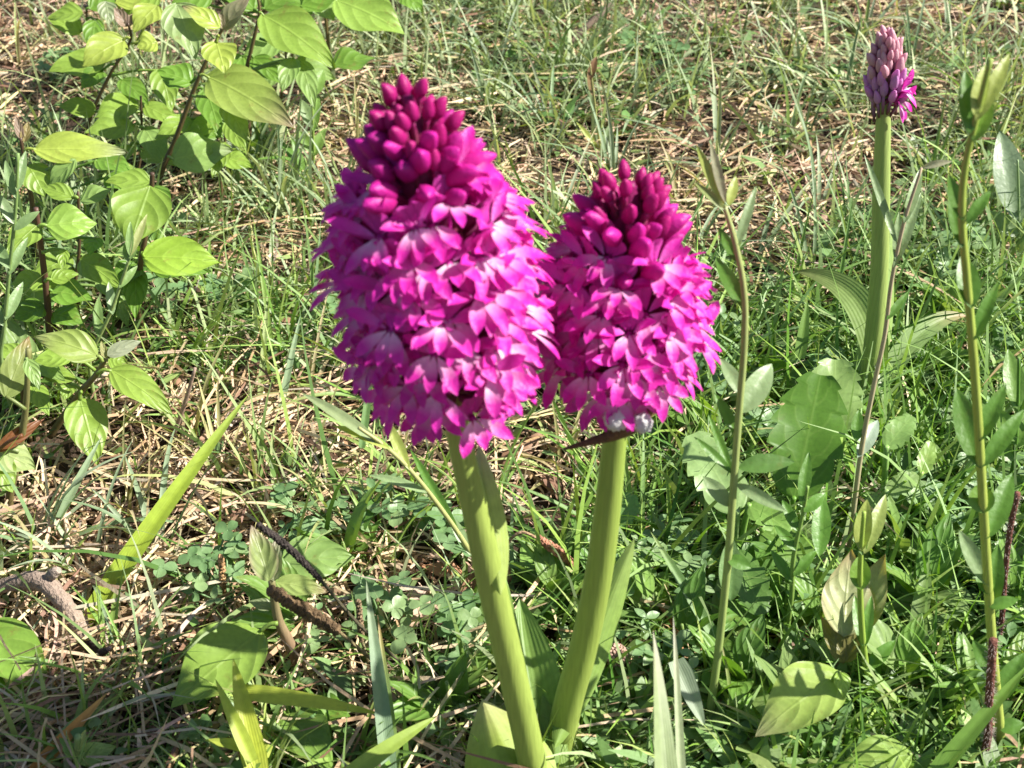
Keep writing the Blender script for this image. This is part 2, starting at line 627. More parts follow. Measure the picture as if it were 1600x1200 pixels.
def keep_straw(x, y):
    gap = np.clip((noise2(x, y, 120, 2) * 0.6 + noise2(x, y, 290, 5) * 0.4 - 0.36) * 6, 0.03, 1)
    return np.clip(0.45 + 0.6 * field(x, y, BARE) - 0.25 * field(x, y, LUSH) + 0.5 * (noise2(x, y, 40, 1) - 0.5), 0.08, 1) * gap * (1 - 0.75 * field(x, y, DARK))


def keep_green(x, y):
    return np.clip(0.36 - 0.55 * field(x, y, BARE) + 0.6 * field(x, y, LUSH) + 0.9 * (noise2(x, y, 55, 4) - 0.5), 0.03, 1)


join('straw_litter', [
    litter(26000, 0.008, 0.032, 0.0006, 0.0014, keep_straw, 1.5, 'a', 0.013),
    litter(26000, 0.003, 0.011, 0.0008, 0.0022, keep_straw, 1.4, 'b', 0.004),
    litter(2600, 0.03, 0.08, 0.0007, 0.0016, keep_straw, 1.4, 'c', 0.014, liftmax=0.5),
    litter(9000, 0.02, 0.06, 0.001, 0.003, lambda x, y: np.full_like(x, 0.9), 1.0, 'd', xr=(-1.5, 1.5), yr=(1.2, 2.4)),
], M_STRAW, 'dry tan straw and broken stalks littering the soil', cat='straw')


def grass(n, lmin, lmax, wmin, wmax, keep, bias, lean_s, bend, xr=(-0.62, 0.62), yr=(0.2, 1.35), pal=GREEN_P, pw=GREEN_W, clump=0.0, tip=None, S=5):
    p = scatter(n, keep, xr, yr, bias)
    if clump:
        m = max(1, n // 9)
        c = scatter(m, keep, xr, yr, bias)
        p = c[RNG.integers(0, m, n)] + RNG.normal(0, clump, (n, 2))
    z = relief(p[:, 0], p[:, 1]) - 0.001
    base = np.column_stack([p, z])
    near = np.clip((p[:, 1] - 0.12) / 0.2, 0.35, 1)
    K = pick(n, pal, pw)
    lush = field(p[:, 0], p[:, 1], LUSH)[:, None]
    right = np.clip((p[:, 0:1] + 0.02) / 0.15, 0, 1) * np.clip((0.62 - p[:, 1:2]) / 0.2, 0, 1)
    mixk = np.clip(0.35 * lush + 0.5 * right, 0, 0.75)
    K = K * (1 - mixk) + K * np.array([[0.72, 0.98, 0.5]]) * mixk
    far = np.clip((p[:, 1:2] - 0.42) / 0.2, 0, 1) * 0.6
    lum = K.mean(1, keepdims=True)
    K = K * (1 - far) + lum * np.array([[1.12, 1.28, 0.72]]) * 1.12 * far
    V, F, K = strips(base, RNG.uniform(0, 2 * np.pi, n), np.abs(RNG.normal(0, lean_s, n)), RNG.uniform(bend[0], bend[1], n), RNG.uniform(lmin, lmax, n) * near,
                     RNG.uniform(wmin, wmax, n), K, S=S, tipc=None if tip is None else np.array(tip)[None], sway=RNG.normal(0, 0.35, n))
    return V, F, K


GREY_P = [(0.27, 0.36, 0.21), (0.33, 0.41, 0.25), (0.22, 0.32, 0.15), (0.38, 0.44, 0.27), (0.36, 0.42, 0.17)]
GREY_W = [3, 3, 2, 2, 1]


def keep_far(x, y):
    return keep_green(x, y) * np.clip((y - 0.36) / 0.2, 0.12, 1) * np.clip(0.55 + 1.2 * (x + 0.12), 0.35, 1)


join('meadow_grass', [
    grass(21000, 0.012, 0.035, 0.0008, 0.0018, keep_green, 1.5, 0.7, (0.1, 1.3), clump=0.006),
    grass(8000, 0.03, 0.06, 0.001, 0.0022, keep_green, 1.4, 0.5, (0.2, 1.6), clump=0.005),
    grass(1300, 0.05, 0.085, 0.001, 0.0024, keep_green, 1.4, 0.35, (0.2, 1.5), yr=(0.30, 1.35)),
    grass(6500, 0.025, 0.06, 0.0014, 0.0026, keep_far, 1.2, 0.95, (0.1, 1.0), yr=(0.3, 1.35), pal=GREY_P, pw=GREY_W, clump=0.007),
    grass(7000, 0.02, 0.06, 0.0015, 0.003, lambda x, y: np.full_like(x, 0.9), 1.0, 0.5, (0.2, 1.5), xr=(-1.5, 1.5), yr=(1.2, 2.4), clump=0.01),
], M_GRASS, 'short meadow grass growing thinly through the straw', cat='grass')


# tiny leaves creeping between the grass
def creeping(n, keep, k=1.0):
    p = scatter(n // 10, keep, bias=1.4)
    P = p[RNG.integers(0, len(p), n)] + RNG.normal(0, 0.009, (n, 2))
    z = relief(P[:, 0], P[:, 1]) + RNG.uniform(0.001, 0.012, n)
    base = np.column_stack([P, z])
    return strips(base, RNG.uniform(0, 6.28, n), RNG.uniform(0.9, 1.7, n), RNG.uniform(-0.3, 0.6, n), RNG.uniform(0.003, 0.0075, n) * k, RNG.uniform(0.0018, 0.0038, n) * (0.5 + 0.5 * k),
                  pick(n, [(0.15, 0.26, 0.07), (0.20, 0.31, 0.12), (0.11, 0.21, 0.06), (0.28, 0.37, 0.12)], [3, 3, 2, 1.5]), S=3, taper=2.5, roll=RNG.uniform(-0.5, 0.5, n))


join('creeping_herbs', [creeping(15000, keep_green), creeping(9000, lambda x, y: keep_green(x, y) * np.clip((x + 0.05) / 0.12, 0.05, 1), 2.1)], M_SMOOTH, 'tiny round green leaves creeping low among the grass', cat='ground cover')

# ------------------------------------------------------------------ orchids
MAG = np.array((0.66, 0.024, 0.37))
MAG_D = np.array((0.42, 0.012, 0.17))
MAG_L = np.array((0.80, 0.26, 0.70))
WHITE = np.array((0.93, 0.78, 0.91))


def combine(parts):
    Vs, Fs, Cs, off = [], [], [], 0
    for V, F, c in parts:
        Vs.append(V)
        Fs += [tuple(i + off for i in f) for f in F]
        Cs.append(c)
        off += len(V)
    return np.vstack(Vs), Fs, np.vstack(Cs)


def petal(b, d, L, W, nrm, arch, c0, c1, mixpow=1.0, fold=0.1, seed=0, edge=None):
    b = np.array(b, float)
    d = np.array(d, float)
    d /= np.linalg.norm(d)
    t = b + d * L
    nrm = np.array(nrm, float)
    ctrl = (b + t) / 2 + nrm / np.linalg.norm(nrm) * L * arch
    V, F, UV = sheet_data(b, ctrl, t, nrm, W, prof_petal, 6, 4, fold, 0.03, 0, 0.15, seed)
    c = lerp(c0, c1, np.clip(UV[:, 0] * 1.6, 0, 1) ** mixpow)
    return V, F, c


def floret_mesh(seed):
    r = np.random.default_rng(seed)
    j = lambda s=0.12: r.uniform(-s, s)
    k = 0.001
    tone = MAG * r.uniform(0.85, 1.15) + np.array((0.03, 0.01, 0.05)) * r.random()
    P = []
    for sy in (-1, 0, 1):       # three-lobed lip, white at the throat
        P.append(petal((0.3 * k, sy * 0.7 * k, 0), (0.62 + j(), sy * (0.62 + j()), -0.78 + j()), (7.4 + j(1.2)) * k, (2.9 if sy else 2.6) * k, (0.8, 0, 0.6), 0.13 + j(0.08),
                       WHITE, tone, 0.95, 0.12, seed * 9 + sy + 2))
    for sy in (-1, 1):          # spreading side sepals
        P.append(petal((0, sy * 0.9 * k, 0.5 * k), (0.45 + j(0.35), sy * 0.85, 0.40 + j(0.4)), (7.6 + j(1.2)) * k, 2.6 * k, (0.7, sy * -0.2, 0.6), 0.15 + j(),
                       MAG_L * 0.9, tone, 0.7, 0.2, seed * 9 + sy + 5))
    for sy in (-1, 0, 1):       # hood
        P.append(petal((-0.4 * k, sy * 0.6 * k, 0.9 * k), (0.55 + j(), sy * 0.28, 0.75 + j()), (5.8 + j(0.8)) * k, 2.7 * k, (-0.6, sy * 0.3, 0.7), 0.28,
                       tone * 0.9, tone * 0.8 + MAG_L * 0.25, 1.0, 0.25, seed * 9 + sy + 7))
    S = spline([(0, 0, 0), (-4 * k, 0, -0.6 * k), (-12 * k, 0, -3 * k)], 6)
    V, F, t = tube_data(S, [0.8 * k, 1.1 * k, 0.8 * k], 6)
    P.append((V, F, lerp(tone * 0.7, (0.22, 0.10, 0.08), t)))
    S = spline([(0, 0, -0.4 * k), (-3 * k, j(1) * k, -3.0 * k), (-8 * k, j(2) * k, -6.5 * k)], 6)
    V, F, t = tube_data(S, [0.45 * k, 0.4 * k, 0.25 * k], 5)
    P.append((V, F, lerp(tone, tone * 0.6, t)))
    V, F, c = combine(P)
    return mesh_only('floret', V, F, c, M_PETAL)


def mesh_only(name, V, F, c, mat):
    o = mesh_obj(name, V, F, mat, c, origin=(0, 0, 0))
    me = o.data
    bpy.data.objects.remove(o)
    return me


def bud_mesh(seed, c_base, c_tip, L=7.5, W=2.9):
    r = np.random.default_rng(seed)
    k = 0.001
    n = 9
    S = np.array([(L * k * i / (n - 1) + 2.0 * k, 0, 0.9 * k * math.sin(i / (n - 1) * 2.2)) for i in range(n)])
    R = [0.25, 0.72, 0.95, 1.0, 0.97, 0.88, 0.72, 0.48, 0.12]
    V, F, t = tube_data(S, [x * W * 0.5 * k for x in R], 9, ribs=0.07)
    c = lerp(c_base, c_tip, t)
    V2, F2, t2 = tube_data(spline([(-6 * k, 0, -1.5 * k), (-1 * k, 0, -0.4 * k), (2.4 * k, 0, 0.1 * k)], 5), [0.6 * k, 0.8 * k, 0.7 * k], 6)
    c2 = lerp((0.20, 0.08, 0.07), c_base, t2)
    V, F, c = combine([(V, F, c), (V2, F2, c2)])
    return mesh_only('bud', V, F, c, M_PETAL)


FLORETS = [floret_mesh(s) for s in range(10)]
BUDS = [bud_mesh(s, MAG_D * 1.1, MAG * (0.72 + 0.1 * s), 6.6 + s * 0.5, 3.9) for s in range(4)]
BUDS_TOP = [bud_mesh(s + 20, MAG_D * 0.9, MAG_D * 1.15, 5.4, 3.3) for s in range(3)]


def spike(parent, bottom, top, Y, prof, n, open_frac, top_frac, Yt=None, scale=1.0, meshes=None, el=(-8, 70), seed=1, tight=False):
    """Flower spike: florets and buds set in a spiral round the axis. prof: (fraction from the bottom, radius in photo px)."""
    A, B = pt(bottom, Y), pt(top, Yt or Y)
    ax = (B - A)
    H = ax.length
    ax = ax.normalized()
    e1 = ax.cross(Vector((0, 1, 0))).normalized()
    e2 = ax.cross(e1).normalized()
    ppm = FPX / depth((A + B) / 2)
    fs, rs = [p[0] for p in prof], [p[1] / ppm for p in prof]
    rr = random.Random(seed)
    FL, BU, BT = meshes
    for i in range(n):
        q = (i + 0.5) / n
        s = q ** (0.76 if not tight else 0.95)
        phi = i * 2.399963 + rr.uniform(-0.22, 0.22)
        R = np.interp(s, fs, rs) * (rr.uniform(0.86, 1.12) if s < open_frac else rr.uniform(0.92, 1.06))
        out = e1 * math.cos(phi) + e2 * math.sin(phi)
        is_open = s < open_frac + rr.uniform(-0.10, 0.10)
        e = rad(np.interp(s, (0, 0.35, open_frac, 1), (el[0], el[0] + 12, 32, el[1])) + rr.uniform(-15, 15))
        X = (out * math.cos(e) + ax * math.sin(e)).normalized()
        Yv = ax.cross(X).normalized()
        Z = X.cross(Yv).normalized()
        a = rr.uniform(-0.35, 0.35) if is_open else rr.uniform(-0.2, 0.2)
        Yr = Yv * math.cos(a) + Z * math.sin(a)
        Zr = X.cross(Yr)
        sc = scale * rr.uniform(0.88, 1.1)
        if is_open:
            me, nm, back = rr.choice(FL), 'floret', 0.0040
        elif s < top_frac:
            me, nm, back = rr.choice(BU), 'bud', 0.0085
            sc *= np.interp(s, (open_frac, 1), (1.1, 0.85))
        else:
            me, nm, back = rr.choice(BT), 'bud', 0.0062
            sc *= np.interp(s, (top_frac, 1), (1.0, 0.75))
        dist = max(0.0012, R - back * sc * math.cos(e))
        if tight:
            e = min(e, rad(80))
            dist = max(0.0004, R * 0.62)
        P = A + ax * (s * H) + out * dist if tight else A + ax * (s * H - dist * math.tan(max(e, 0)) * 0.35 - back * sc * math.sin(max(0, e)) * 0.6) + out * dist
        o = bpy.data.objects.new(nm, me)
        C.objects.link(o)
        o.parent = parent
        o.location = P - parent.location
        from mathutils import Matrix
        o.rotation_euler = Matrix((X, Yr, Zr)).transposed().to_euler()
        o.scale = (sc,) * 3
    return A, B


ST_L = np.array((0.31, 0.40, 0.085))
ST_D = np.array((0.24, 0.33, 0.06))

# --- left, taller orchid
YL = 0.235
o1 = thing('pyramidal_orchid', 'taller magenta orchid with a broad cone of florets on a leaning green stem', 'orchid', Vector((gp((846, 1262)).x, YL, 0)), 'pyramidal orchids')
spike(o1, (708, 628), (632, 128), YL, [(0, 84), (0.08, 132), (0.2, 158), (0.35, 168), (0.5, 162), (0.62, 146), (0.72, 120), (0.82, 92), (0.92, 68), (1, 30)], 190, 0.76, 0.88,
      meshes=(FLORETS, BUDS, BUDS_TOP), seed=3, el=(-2, 74))
tube('rachis_dark_core', [pt((707, 640), YL), pt((680, 430), YL), pt((652, 240), YL), pt((636, 150), YL)], [0.0026, 0.0030, 0.0046, 0.0060, 0.0062, 0.0050, 0.0034, 0.0020, 0.0010], M_PETAL, (0.20, 0.06, 0.07), (0.26, 0.010, 0.11), o1, 12, 30, jitter=0.12)  # axis thickened and coloured dark to paint shaded depth between florets
stem_of(o1, [(703, 610), (712, 655), (725, 720), (748, 820), (772, 930), (800, 1050), (826, 1165)], YL,
        [0.0024, 0.0025, 0.0027, 0.0031, 0.0034, 0.0035, 0.0036, 0.0037, 0.0037], ST_L * 0.9, ST_L, sides=14)
leaf(o1, (782, 930), (748, 694), 52, YL - 0.0056, (0.0, 1, 0.0), ST_L * 1.0, (0.42, 0.36, 0.26), 'lance', M_BLADE, 0.02, -0.5, 0.01, 0, name='sheath_leaf', cup=-0.2)
leaf(o1, (826, 1300), (753, 1092), 150, YL - 0.014, (0.2, 1, -0.15), (0.30, 0.41, 0.06), (0.42, 0.42, 0.18), 'lance', M_BLADE, 0.10, -0.45, 0.02, 0, name='basal_leaf', cup=-0.3)
leaf(o1, (838, 1300), (790, 900), 30, YL + 0.012, (0.2, 1, 0.2), (0.20, 0.31, 0.07), None, 'lance', M_BLADE, 0.04, 0.3, 0.02, 0, name='basal_leaf')

# --- right, shorter orchid
YR = 0.252
o2 = thing('pyramidal_orchid', 'shorter magenta orchid with white fluff caught under its florets', 'orchid', Vector((gp((868, 1190)).x, YR, 0)), 'pyramidal orchids')
spike(o2, (965, 600), (984, 262), YR, [(0, 60), (0.08, 108), (0.2, 132), (0.38, 134), (0.52, 126), (0.66, 112), (0.77, 90), (0.86, 68), (0.94, 54), (1, 28)], 138, 0.70, 0.85,
      meshes=(FLORETS, BUDS, BUDS_TOP), seed=8, el=(-6, 74))
tube('rachis_dark_core', [pt((964, 640), YR), pt((976, 480), YR), pt((982, 350), YR), pt((984, 285), YR)], [0.0024, 0.0030, 0.0042, 0.0052, 0.0052, 0.0044, 0.0032, 0.0020, 0.0010], M_PETAL, (0.20, 0.06, 0.07), (0.26, 0.010, 0.11), o2, 12, 30, jitter=0.12)  # same swollen axis, its dark colour standing in for shade inside the spike
stem_of(o2, [(965, 620), (963, 660), (958, 710), (950, 790), (935, 900), (912, 1010), (885, 1110)], YR,
        [0.0025, 0.0026, 0.0028, 0.0030, 0.0033, 0.0035, 0.0037, 0.0039, 0.0040], ST_L * 0.95, ST_D * 1.1, sides=14)
leaf(o2, (866, 1170), (992, 840), 60, YR - 0.0085, (0.0, 1, 0.05), (0.22, 0.34, 0.07), (0.30, 0.40, 0.12), 'lance', M_BLADE, -0.12, -0.4, 0.02, 0, name='sheath_leaf', cup=-0.2)
leaf(o2, (868, 1215), (812, 935), 84, YR - 0.0075, (0.0, 1, -0.05), (0.20, 0.33, 0.07), None, 'lance', M_BLADE, 0.06, 0.45, 0.02, 0, name='basal_leaf')
leaf(o2, (880, 1230), (848, 1080), 40, YR - 0.013, (0.2, 1, -0.3), (0.24, 0.36, 0.09), None, 'lance', M_BLADE, 0.06, -0.35, 0.02, 0, name='basal_leaf')
leaf(o2, (880, 1235), (897, 1105), 46, YR - 0.011, (0.1, 1, 0.3), (0.24, 0.36, 0.08), None, 'lance', M_BLADE, 0.05, -0.35, 0.02, 0, name='basal_leaf')

# bract and spider-like fluff under the right spike
tube('bract', [pt((1020, 640), YR - 0.011), pt((990, 664), YR - 0.0115), pt((955, 680), YR - 0.009), pt((880, 702), YR - 0.008)], [0.0009, 0.0018, 0.0014, 0.0003], M_BARK,
     (0.20, 0.12, 0.05), (0.12, 0.06, 0.04), o2, 7, 18)


def lump(name, centers, mat, c, parent=None, label=None, cat=None, sub=3, amp=0.12, freq=9.0):
    """A lumpy rounded body made of one deformed, noisy ball per centre, joined into one mesh."""
    import bmesh
    Vs, Fs, off = [], [], 0
    for (P, r, sq) in centers:
        bm = bmesh.new()
        bmesh.ops.create_icosphere(bm, subdivisions=sub, radius=1.0)
        bm.verts.ensure_lookup_table()
        ph = random.uniform(0, 6)
        for v in bm.verts:
            q = v.co.normalized()
            d = 1 + amp * (math.sin(q.x * freq + ph) * math.sin(q.y * freq * 1.1 + 2 * ph) + 0.7 * math.sin(q.z * freq * 1.3 + ph) * math.sin(q.x * freq * 1.7)) + random.uniform(-amp, amp) * 0.35
            v.co = q * d
        Vs.append(np.array([(P.x + v.co.x * r * sq[0], P.y + v.co.y * r * sq[1], P.z + v.co.z * r * sq[2]) for v in bm.verts]))
        Fs += [tuple(v.index + off for v in f.verts) for f in bm.faces]
        off += len(bm.verts)
        bm.free()
    o = mesh_obj(name, np.vstack(Vs), Fs, mat, c, origin=centers[0][0], parent=parent)
    return tag(o, label, cat)


lump('white_fluff', [(pt((962, 656), YR - 0.0165), 0.0023, (1.05, 0.9, 1.05)), (pt((1004, 661), YR - 0.0160), 0.0021, (0.95, 0.9, 1.15)), (pt((983, 658), YR - 0.0155), 0.0014, (1.3, 0.8, 0.8))],
     M_FLUFF, (0.78, 0.76, 0.74), None, 'white fluffy seed wisp stuck below the shorter orchid florets', 'fluff', 3, 0.16, 8)

# --- third orchid, in bud
Y3 = 0.412
PALE = [bud_mesh(s + 40, (0.50, 0.26, 0.48), (0.72 + 0.04 * s, 0.34, 0.66), 8.5, 3.8) for s in range(3)]
PALE_T = [bud_mesh(s + 50, (0.56, 0.28, 0.34), (0.74, 0.46, 0.50), 7.2, 3.6) for s in range(3)]
o3 = thing('budding_orchid', 'slim orchid still in pale pink bud on a thick green stem', 'orchid', Vector((pt((1352, 640), Y3).x, Y3, 0)), 'pyramidal orchids')
spike(o3, (1383, 166), (1387, 66), Y3, [(0, 27), (0.2, 33), (0.45, 32), (0.7, 25), (0.88, 17), (1, 7)], 74, -1, 0.40, meshes=(FLORETS, PALE, PALE_T), seed=5, el=(62, 80), scale=0.74, tight=True)
for (p, X, Zz) in (((1412, 142), Vector((0.95, -0.3, 0.15)), Vector((-0.1, -0.2, 1))), ((1404, 160), Vector((0.75, -0.6, -0.1)), Vector((0, -0.2, 1)))):
    from mathutils import Matrix
    X.normalize()
    Yv = Zz.cross(X).normalized()
    o = bpy.data.objects.new('floret', FLORETS[2])
    C.objects.link(o)
    o.parent = o3
    o.location = pt(p, Y3 - 0.004) - o3.location
    o.rotation_euler = Matrix((X, Yv, X.cross(Yv))).transposed().to_euler()
    o.scale = (0.8,) * 3
stem_of(o3, [(1384, 110), (1380, 190), (1377, 300), (1374, 420), (1366, 520), (1354, 625)], Y3, [0.001, 0.0024, 0.0029, 0.0031, 0.0033, 0.0034, 0.0035], (0.28, 0.36, 0.10), (0.34, 0.44, 0.13), sides=14)
leaf(o3, (1362, 640), (1392, 345), 44, Y3 - 0.004, (0.05, 1, 0.35), (0.26, 0.37, 0.11), None, 'lance', M_BLADE, 0.02, -0.4, 0.01, 0, name='sheath_leaf', cup=-0.2)
leaf(o3, (1364, 632), (1243, 424), 50, Y3 - 0.008, (0.3, 0.95, -0.1), (0.24, 0.35, 0.10), (0.20, 0.22, 0.08), 'lance', M_BLADE, 0.06, 0.25, 0.02, 0, name='basal_leaf', label='arching leaf with a withered brown tip', via=(1392, 440))
leaf(o3, (1350, 640), (1360, 500), 42, Y3 - 0.007, (0.1, 1, -0.1), (0.26, 0.37, 0.12), None, 'lance', M_BLADE, 0.03, -0.35, 0.01, 0, name='sheath_leaf')
leaf(o3, (1358, 632), (1512, 494), 36, Y3 - 0.002, (0.5, 0.8, 0.2), (0.20, 0.30, 0.10), (0.42, 0.28, 0.17), 'lance', M_BLADE, 0.16, 0.4, 0.02, 0, name='basal_leaf', label='folded leaf drying to pinkish brown at the tip', via=(1425, 500))

# ------------------------------------------------------------------ broad-leaved dogwood seedlings
DG = (0.225, 0.345, 0.055)      # sunny mid green
DY = (0.32, 0.40, 0.07)       # yellowish young leaf
DD = (0.14, 0.265, 0.035)       # darker green; also carries painted shade on leaves underneath and behind
DP = (0.235, 0.36, 0.10)        # pale blue-green
BR = (0.085, 0.05, 0.03)
BR2 = (0.16, 0.12, 0.05)
PURP = (0.28, 0.20, 0.15)
HRM = dict(group='broad-leaved seedlings')


def seedling(label, base_px_x, Y, name='dogwood_seedling', group='broad-leaved seedlings'):
    z0 = Vector((pt((base_px_x[0], base_px_x[1]), Y).x, Y, 0))
    return thing(name, label, 'seedling', z0, group)


# A1: brown stem and big spotted leaf
YA = 0.56
s = seedling('seedling with a brown stem and a large bronze-spotted drooping leaf', (245, 330), YA)
stem_of(s, [(348, 44), (312, 118), (275, 215), (250, 280)], YA, [0.0007, 0.0009, 0.0011, 0.0013, 0.0013], BR, BR2)
leaf(s, (324, 120), (460, 202), 82, YA - 0.004, (0.7, 0.6, -0.1), (0.27, 0.36, 0.075), PURP, arch=0.14, stem=(312, 118))
leaf(s, (275, 6), (306, 93), 66, YA + 0.004, (0.6, 0.7, 0.1), (0.27, 0.37, 0.14), stem=(335, 60))
leaf(s, (338, 66), (352, 116), 56, YA - 0.008, (0.75, 0.5, 0), DY, stem=(342, 55))
leaf(s, (348, 46), (392, -8), 30, YA - 0.002, (0.2, 0.9, -0.3), (0.26, 0.25, 0.15), PURP, fold=0.5)
leaf(s, (344, 44), (284, 10), 30, YA - 0.006, (0.6, 0.6, 0.2), DY, PURP, stem=(346, 46))
leaf(s, (348, 46), (344, 18), 12, YA - 0.004, (0.2, 1, 0), (0.3, 0.25, 0.16), PURP, fold=0.5, prof='lance')
leaf(s, (300, 130), (246, 112), 46, YA + 0.006, (0.8, 0.5, 0.1), DD, stem=(312, 120))
leaf(s, (352, 160), (386, 222), 40, YA - 0.01, (0.7, 0.6, 0.1), (0.26, 0.38, 0.09), stem=(300, 150))
leaf(s, (268, 250), (364, 236), 62, YA - 0.012, (0.7, 0.6, 0), DP, (0.3, 0.34, 0.2), stem=(262, 245))
leaf(s, (322, 140), (345, 215), 46, YA + 0.02, (0.8, 0.4, 0), DD, stem=(305, 140))

# A2
s = seedling('seedling whose wide bright leaf is half shaded beside the tawny grass', (395, 230), 0.62)
stem_of(s, [(402, -8), (405, 22), (392, 80), (385, 120)], 0.62, [0.0006, 0.0008, 0.0010, 0.0012, 0.0012], BR, BR2)
leaf(s, (410, 24), (524, 108), 74, 0.615, (0.7, 0.6, 0.05), DG, arch=0.16, stem=(405, 20))
leaf(s, (520, 104), (587, 92), 36, 0.615, (0.9, 0.2, 0), DD, stem=(405, 60))
leaf(s, (398, 16), (352, -30), 50, 0.63, (0.7, 0.6, 0), DD, stem=(404, 20))
leaf(s, (412, 14), (470, -10), 46, 0.63, (0.8, 0.4, 0), DD, stem=(404, 18))
leaf(s, (395, 90), (440, 132), 36, 0.62, (0.7, 0.6, 0), DD, stem=(390, 85))
leaf(s, (470, 95), (492, 172), 34, 0.60, (0.7, 0.6, 0), DP, stem=(395, 110))
leaf(s, (460, 90), (440, 145), 34, 0.60, (0.7, 0.6, 0), DP, stem=(392, 110))
leaf(s, (380, 88), (340, 140), 40, 0.63, (0.8, 0.5, 0), DD, stem=(390, 90))

# A2b
s = seedling('seedling with a long smooth yellow-green leaf above matted dry grass', (515, 110), 0.70)
stem_of(s, [(500, -20), (508, 20), (512, 60)], 0.70, [0.0008, 0.001, 0.0013], BR2, BR2)
leaf(s, (524, 0), (634, 54), 72, 0.69, (0.7, 0.6, 0), (0.25, 0.39, 0.07), stem=(506, 2))
leaf(s, (540, 24), (588, 46), 28, 0.70, (0.8, 0.4, 0), DY, stem=(508, 20))
leaf(s, (492, -6), (522, 34), 44, 0.70, (0.7, 0.6, 0.1), DP, stem=(502, -10))
leaf(s, (498, 0), (450, 20), 40, 0.71, (0.7, 0.6, 0.1), DD, stem=(502, -5))
leaf(s, (630, -10), (660, 20), 34, 0.72, (0.7, 0.6, 0.1), DD, stem=(515, 0))

# A3
s = seedling('seedling with thin dark stem and pale lime leaves near the clover', (140, 215), 0.60)
stem_of(s, [(200, 36), (203, 65), (215, 95), (160, 130), (138, 190)][0:2] + [(170, 120), (138, 195)], 0.60, [0.0005, 0.0007, 0.0008, 0.001, 0.001], BR2, BR)
leaf(s, (194, 62), (128, 104), 54, 0.595, (0.7, 0.6, 0.1), DY, arch=0.16, stem=(203, 60))
leaf(s, (165, 98), (76, 112), 44, 0.605, (0.8, 0.5, 0), DG, stem=(190, 90))
leaf(s, (198, 42), (178, 12), 22, 0.60, (0.3, 0.9, 0.2), PURP, fold=0.5)
leaf(s, (200, 42), (208, 22), 12, 0.60, (0.3, 0.9, -0.2), PURP, fold=0.5)
leaf(s, (246, 8), (208, 50), 42, 0.61, (0.7, 0.6, 0), DY, stem=(212, 70))
leaf(s, (246, 66), (214, 74), 34, 0.59, (0.7, 0.6, 0), DY, stem=(205, 68))
leaf(s, (160, 110), (128, 140), 34, 0.60, (0.9, 0.4, 0), DD, stem=(180, 100))
leaf(s, (190, 125), (232, 165), 36, 0.60, (0.9, 0.4, 0), DD, stem=(175, 115))
leaf(s, (250, 108), (268, 176), 44, 0.585, (0.7, 0.6, 0.1), DG, stem=(175, 118))
leaf(s, (165, 2), (172, 40), 30, 0.62, (0.6, 0.7, 0), (0.28, 0.34, 0.18), stem=(200, 40))
leaf(s, (180, 5), (230, -12), 40, 0.63, (0.7, 0.6, 0), DY, stem=(200, 36))

# A4: left of the long leaf
YB4 = 0.50
s = seedling('seedling with one long level leaf ending in a drawn-out tip', (58, 400), YB4)
stem_of(s, [(32, 215), (40, 260), (52, 330), (58, 380)], YB4, [0.0007, 0.001, 0.0013, 0.0015], BR2, BR)
leaf(s, (52, 234), (200, 238), 48, YB4 - 0.003, (0.65, 0.65, 0), DY, (0.30, 0.32, 0.2), arch=0.08, stem=(38, 236))
leaf(s, (44, 258), (70, 308), 50, YB4 - 0.005, (0.6, 0.7, 0.1), DG, stem=(42, 262))
leaf(s, (118, 248), (76, 306), 28, YB4 - 0.006, (0.4, 0.7, -0.5), DP, stem=(46, 280))
leaf(s, (34, 218), (24, 180), 14, YB4, (0.3, 0.9, 0), PURP, fold=0.5)
leaf(s, (38, 222), (44, 190), 16, YB4, (0.3, 0.9, 0), (0.3, 0.24, 0.1), fold=0.5)
leaf(s, (150, 250), (208, 270), 36, YB4 + 0.03, (0.9, 0.3, 0), DD, stem=(60, 290))
leaf(s, (170, 275), (205, 300), 40, YB4 + 0.03, (0.9, 0.4, 0), DD, stem=(55, 320))

# B
YB = 0.455
s = seedling('seedling with a broad rounded leaf over a pointed bright one', (215, 470), YB)
stem_of(s, [(238, 270), (236, 300), (225, 380), (215, 450)], YB, [0.0008, 0.0011, 0.0013, 0.0015], BR2, BR)
leaf(s, (234, 290), (202, 388), 92, YB - 0.003, (0.55, 0.8, 0), DG, stem=(237, 286))
leaf(s, (240, 290), (262, 345), 40, YB + 0.004, (0.75, 0.5, -0.1), DD, stem=(237, 286))
leaf(s, (222, 402), (346, 411), 66, YB - 0.006, (0.7, 0.6, 0), (0.26, 0.40, 0.05), arch=0.1, stem=(222, 395))
leaf(s, (236, 285), (165, 285), 34, YB + 0.012, (0.8, 0.4, 0), DG, stem=(237, 280))
leaf(s, (215, 410), (180, 450), 40, YB + 0.004, (0.9, 0.4, 0), DD, stem=(220, 405))
leaf(s, (212, 420), (212, 500), 40, YB + 0.004, (0.9, 0.4, 0), DD, stem=(218, 420))
leaf(s, (240, 425), (330, 425), 30, YB + 0.003, (0.9, 0.4, 0), DD, stem=(220, 410))

